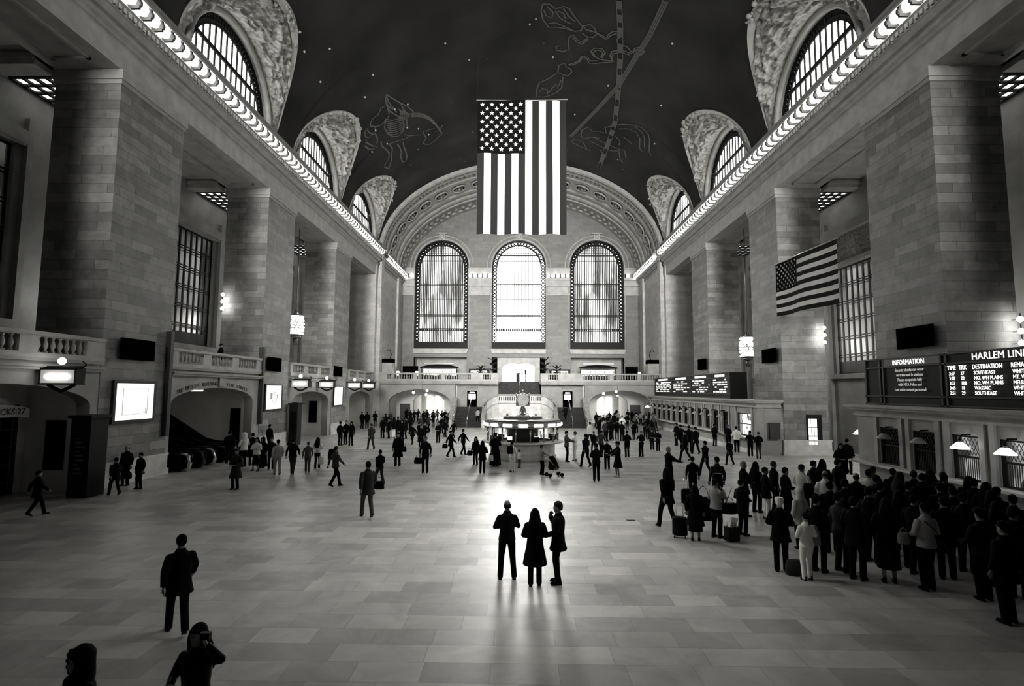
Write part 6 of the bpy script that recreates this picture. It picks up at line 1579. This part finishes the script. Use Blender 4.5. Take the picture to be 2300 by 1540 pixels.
def person(x, y, h, face, pose, outfit, bottom, hair, tc, bc, hc, label, group=None, z=0):
    r = thing('person', label, 'person', (x, y, z), math.radians(face), group)
    k = h / 1.765; r.scale = (k, k, k)
    lp_ = 'walk' if pose == 'walk' else ('fold' if pose in ('fold', 'camera') else 'down')
    part(r, 'body', cached(body_mesh, pose), SKIN)
    part(r, {'jacket': 'jacket', 'coat': 'coat', 'long': 'long_coat', 'robe': 'robe'}[outfit], cached(top_mesh, pose, outfit), cmat(tc, 'cloth'))
    if outfit != 'robe' and bottom != 'legs':
        bt = 'skirt' if bottom == 'skirt' else 'trousers'
        part(r, bt, cached(bottom_mesh, 'down' if bt == 'skirt' else lp_, bt), cmat(bc if bottom != 'boots' else 'k', 'cloth'))
    for i in (0, 1): part(r, 'shoe', cached(shoe_mesh, lp_, i), cmat('w' if bottom == 'legs' else 'k', 'leather'))
    part(r, {'hood': 'hood', 'cap': 'cap'}.get(hair, 'hair'), cached(hair_mesh, hair), cmat(hc if hair != 'bald' else 'g1', 'hair'))
    return r
for q in PEOPLE:
    q = list(q); g = None
    if q[11].startswith('@'): g = q[11][1:]; q[11] = g.replace('people packed', 'person packed').replace('crowd of dark clothed people', 'dark clothed person in the crowd').replace('dark coated people', 'dark coated person').replace('dark clothed people standing in a group', 'dark clothed person standing in a group')
    person(*q, group=g)
# two people close to the camera at the lower left
person(-3.62, 6.25, 1.66, 172, 'camera', 'jacket', 'trousers', 'long', 'k', 'k', 'k', 'dark haired person with glossy jacket raising a camera in the left foreground')
person(-4.45, 5.62, 1.68, 150, 'down', 'coat', 'trousers', 'hood', 'k', 'k', 'k', 'black hooded figure at the lower left, beside the raised camera')
for o in COL.objects[-16:]:
    if o.name.startswith('jacket') and o.parent and 'glossy' in o.parent.get('label', ''): o.material_slots[0].material = cmat('k', 'leather')
# people on balconies, stairs and in the booth
person(-18.6, 32.9, 1.7, -90, 'down', 'jacket', 'trousers', 'short', 'k', 'k', 'k', 'person looking over the left balcony above the escalator arch', z=5.4)
person(.95, 33.75, 1.72, 170, 'down', 'jacket', 'trousers', 'short', 'k', 'k', 'g1', 'clerk in dark suit standing behind the booth counter', z=0)
person(-4.9, 62.9, 1.7, 20, 'walk', 'jacket', 'trousers', 'short', 'g4', 'k', 'k', 'person in pale top climbing the left side flight', z=.47)
person(5.4, 63.6, 1.75, -20, 'walk', 'coat', 'trousers', 'short', 'k', 'k', 'k', 'person in dark coat climbing the right side flight', z=.78)
for x, f, l in ((-1.6, 0, 'left of the clock lamps'), (1.6, 20, 'right of the clock lamps')):
    person(x + .2, 60.6, 1.7, 170 + f, 'front', 'coat', 'trousers', 'long', 'k', 'k', 'k', 'person before the bowed stair wall seen just ' + l)

# ================================================================ things people carry or left on the floor
def bag(name, label, loc, size, m, cat='bag', handle=True, rz=0, strap=None):
    r = thing(name, label, cat, loc, rz); a, b, c = size; q = MB()
    q.rings([(0, a * .9, b * .9, 0, 0), (.03 * c / .3, a, b, 0, 0), (c * .6, a * .97, b * .95, 0, 0), (c * .93, a * .85, b * .7, 0, 0), (c, a * .75, b * .5, 0, 0)], 16); q.build('bag_body', m, r)
    if handle: q = MB(); q.tube([(-a * .5, 0, c * .95), (-a * .4, 0, c * 1.3), (0, 0, c * 1.45), (a * .4, 0, c * 1.3), (a * .5, 0, c * .95)], .012, 6); q.build('handle', m, r)
    if strap: q = MB(); q.tube(strap, .014, 6, .5); q.build('strap', m, r)
    return r
K = cmat('k', 'leather')
bag('shoulder_bag', 'round dark shoulder bag of the person left of the man in open jacket', (-6.56, 30.55, .8), (.17, .1, .3), K)
bag('briefcase', 'dark briefcase held by the man in open dark jacket', (-5.3, 28.3, .45), (.22, .07, .32), K)
bag('handbag', 'small dark handbag of the walker between stairs and booth', (-4.75, 34.4, .6), (.18, .1, .26), K)
bag('handbag', 'dark handbag of the woman left of the booth', (-2.86, 31.1, .55), (.16, .09, .3), K)
bag('shopping_bag', 'small pale shopping bag beside the black robed person', (-1.6, 30.4, .35), (.13, .08, .32), cmat('g6', 'cloth'))
bag('backpack', 'dark backpack on the back of the white jacketed person', (-.5, 28.42, .98), (.17, .12, .42), K, 'backpack', False)
bag('backpack', 'black backpack worn by the man in grey jacket in the queue', (6.83, 18.88, 1.0), (.19, .12, .48), K, 'backpack', False)
bag('backpack', 'dark backpack on the man in the white short sleeved shirt', (9.05, 17.2, 1.0), (.17, .13, .45), K, 'backpack', False)
bag('backpack', 'large dark backpack on the walker left of centre', (-8.94, 25.9, .95), (.26, .2, .5), K, 'backpack', False)
bag('backpack', 'dark sling bag on the pale clothed walker', (-12.53, 28.0, .8), (.18, .1, .4), K, 'bag', False)
bag('carrier_bag', 'white carrier bag held by the person in the pale hooded jumper', (-10.75, 29.3, .25), (.17, .08, .42), cmat('w', 'cloth'))
bag('handbag', 'dark bag carried by the person right of the bald person', (-16.75, 23.0, .45), (.19, .1, .28), K)
bag('handbag', 'dark bag swinging beside the person in grey coat striding', (-5.25, 20.3, .6), (.2, .1, .3), K)
bag('handbag', 'dark bag at the hip of the person looking at a phone', (6.25, 16.35, .68), (.24, .12, .32), K, strap=[(-.1, .0, .3), (.1, .05, .75)])
bag('handbag', 'pale handbag under the arm of the woman in coat and skirt', (8.55, 12.35, .95), (.13, .08, .24), cmat('g3', 'cloth'))
bag('handbag', 'patterned pale bag at the side of the girl in white', (6.92, 12.98, .72), (.14, .09, .32), cmat('g3', 'cloth'), strap=[(-.04, 0, .3), (-.12, .05, .62)])
bag('floor_bag', 'slumped dark grey bag on the floor beside the elderly person', (6.5, 13.15, 0), (.2, .15, .34), cmat('g1', 'cloth'), handle=False)
bag('garment_bag', 'large black garment bag carried at the left of the queue', (5.66, 16.9, .35), (.3, .12, .72), K)
# diagonal strap across the light jacket
q = MB(); q.tube([(9.02 - .16, 12.12, 1.5), (9.02 - .05, 11.98, 1.35), (9.02 + .1, 11.97, 1.15), (9.02 + .22, 12.05, .98)], .022, 6, .4)
tag(q.build('bag_strap', K), 'dark diagonal bag strap across the back of the light jacket', 'strap')
# paper shopping bag
r = thing('paper_bag', 'grey paper shopping bag with a white parcel sticking out', 'bag', (6.16, 16.0, 0), .3)
q = MB(); q.arch_wall('y', -.11, .11, -.19, .19, 0, .4, []); q.box(-.19, -.185, -.11, .11, 0, .4); q.box(.185, .19, -.11, .11, 0, .4); q.build('bag_body', cmat('g1', 'cloth'), r)
q = MB(); q.cbox((.05, 0, .5), (.22, .1, .3), ry=.25); q.build('parcel', cmat('w', 'cloth'), r)
for s in (-1, 1): q = MB(); q.tube([(-.08, s * .11, .38), (-.05, s * .11, .52), (.05, s * .11, .52), (.08, s * .11, .38)], .008, 5); q.build('handle', cmat('g3', 'cloth'), r)
def suitcase(x, y, h, label, rz):
    r = thing('rolling_suitcase', label, 'suitcase', (x, y, 0), rz)
    q = MB(); q.rings([(.06, .2, .12, 0, 0), (.09, .22, .13, 0, 0), (h - .05, .22, .13, 0, 0), (h, .18, .1, 0, 0)], 12); q.build('case', K, r)
    q = MB(); q.tube([(-.1, 0, h), (-.1, 0, h + .38), (.1, 0, h + .38), (.1, 0, h)], .012, 6); q.build('pull_handle', M['steel'], r)
    for s in (-1, 1): q = MB(); q.tube([(s * .15 - .015, -.1, .04), (s * .15 + .015, -.1, .04)], .04, 10); q.build('wheel', K, r)
suitcase(7.35, 20.3, .62, 'black rolling suitcase with raised handle beside the pale sleeved person', .2)
suitcase(4.75, 16.3, .6, 'dark rolling suitcase beside the long black coat with shiny shoes', -.3)
suitcase(6.35, 20.9, .6, 'dark suitcase under the arms of the grey haired man', .5)
r = thing('stroller', 'dark folding stroller pushed in front of the booth', 'stroller', (1.72, 27.3, 0), -1.2)
q = MB(); q.rings([(.35, .2, .25, 0, 0), (.45, .24, .3, 0, 0), (.8, .22, .2, 0, -.05), (1.0, .2, .14, 0, -.12), (1.05, .1, .08, 0, -.12)], 14); q.build('seat', K, r)
for s in (-1, 1):
    q = MB(); q.tube([(s * .22, -.45, 1.0), (s * .22, -.1, .6), (s * .22, .35, .12)], .015, 6); q.tube([(s * .22, -.3, .1), (s * .22, .05, .5)], .015, 6); q.build('frame_side', M['steel'], r)
    for y in (-.3, .35): q = MB(); q.tube([(s * .22 - .02, y, .1), (s * .22 + .02, y, .1)], .1, 14); q.build('wheel', K, r)
q = MB(); q.tube([(-.22, -.45, 1.0), (.22, -.45, 1.0)], .018, 6); q.build('push_bar', K, r)
q = MB(); q.box(4.55, 4.75, 27.05, 27.07, 1.02, 1.2); q.v = [(x, y + (z - 1.02) * .4, z) for x, y, z in q.v]; tag(q.build('paper_sheet', cmat('w', 'cloth')), 'white sheet of paper held by the reader in the cape', 'paper')
q = MB(); q.cbox((-3.36, 5.94, 1.66), (.1, .05, .07)); q.tube([(-3.36, 5.92, 1.66), (-3.36, 5.87, 1.66)], .025, 10); tag(q.build('small_camera', M['blackgloss']), 'small camera held up by the person in the left foreground', 'camera')
q = MB(); rg = random.Random(2)
for i in range(7): q.cbox((3.6 + i * .04, 18.3 + rg.uniform(-.02, .02), .012), (.05, .03, .015), rz=rg.uniform(0, 3))
tag(q.build('scrap', cmat('g1', 'cloth')), 'flattened dark scrap lying on the floor between trio and queue', 'litter', kind='stuff')
EXPO = -0.08; W_WEST = 2500; W_LUN = 620; W_END = 1400
# ================================================================ camera and light
cd = bpy.data.cameras.new('camera'); co = bpy.data.objects.new('camera', cd); COL.objects.link(co)
cd.sensor_fit = 'HORIZONTAL'; cd.sensor_width = 36; cd.lens = 1200 / 2300 * 36; cd.clip_end = 400
th, ya, ro = math.radians(5.05), math.radians(.86), math.radians(.3)
F = Vector((-math.sin(ya) * math.cos(th), math.cos(ya) * math.cos(th), math.sin(th)))
R0 = Vector((math.cos(ya), math.sin(ya), 0)); U0 = R0.cross(F)
Rr = R0 * math.cos(ro) + U0 * math.sin(ro); Ur = U0 * math.cos(ro) - R0 * math.sin(ro)
co.matrix_world = Matrix.Translation((0, 0, 4.3)) @ Matrix((Rr, Ur, -F)).transposed().to_4x4()
S.camera = co
wd = bpy.data.worlds.new('world'); S.world = wd; wd.use_nodes = True
wd.node_tree.nodes['Background'].inputs[0].default_value = (.6, .59, .57, 1); wd.node_tree.nodes['Background'].inputs[1].default_value = .004
S.view_settings.view_transform = 'Standard'; S.view_settings.look = 'None'; S.view_settings.exposure = EXPO; S.view_settings.gamma = 1; S.view_settings.use_curve_mapping = False

# daylight: the west windows behind the viewer, the upper windows and the end windows
def area(name, loc, tgt, sx, sy, power, spread):
    l = bpy.data.lights.new(name, 'AREA'); l.shape = 'RECTANGLE'; l.size = sx; l.size_y = sy; l.energy = power; l.spread = math.radians(spread)
    l.color = (1, .985, .95)
    o = bpy.data.objects.new(name, l); COL.objects.link(o); o.location = loc
    o.rotation_euler = (Vector(tgt) - Vector(loc)).to_track_quat('-Z', 'Y').to_euler(); return o
ww = MB(); ww.arch_wall('y', -9.3, -8, -24, 24, 0, 34, [(c - WH, c + WH, 10.5, 23.05, 4.05) for c in WC], 24)
struct('wall_west', ww, M['stone_end'], label='west wall behind the viewer with three tall windows', cat='wall')
for c in WC:
    area('daylight_west', (c, -8.6, 18.5), (c * .6, 80, 17), 8, 16, W_WEST, 33)
for s in (-1, 1):
    for c, k, tx, dy, sp in zip(LUN, (.42, .72, 2.6, 2.2), (-.5, -1, 7, 6), (-4.5, -12, -3, 0), (27, 30, 58, 60)):
        area('daylight_upper', (s * (HW + 1.0), c, 24.7), (-s * tx, c + dy, 0), 8, 4, W_LUN * k, sp)
area('daylight_end', (WC[1], YW + 1.2, 18), (0, 25, 0), 8, 16, W_END, 70)
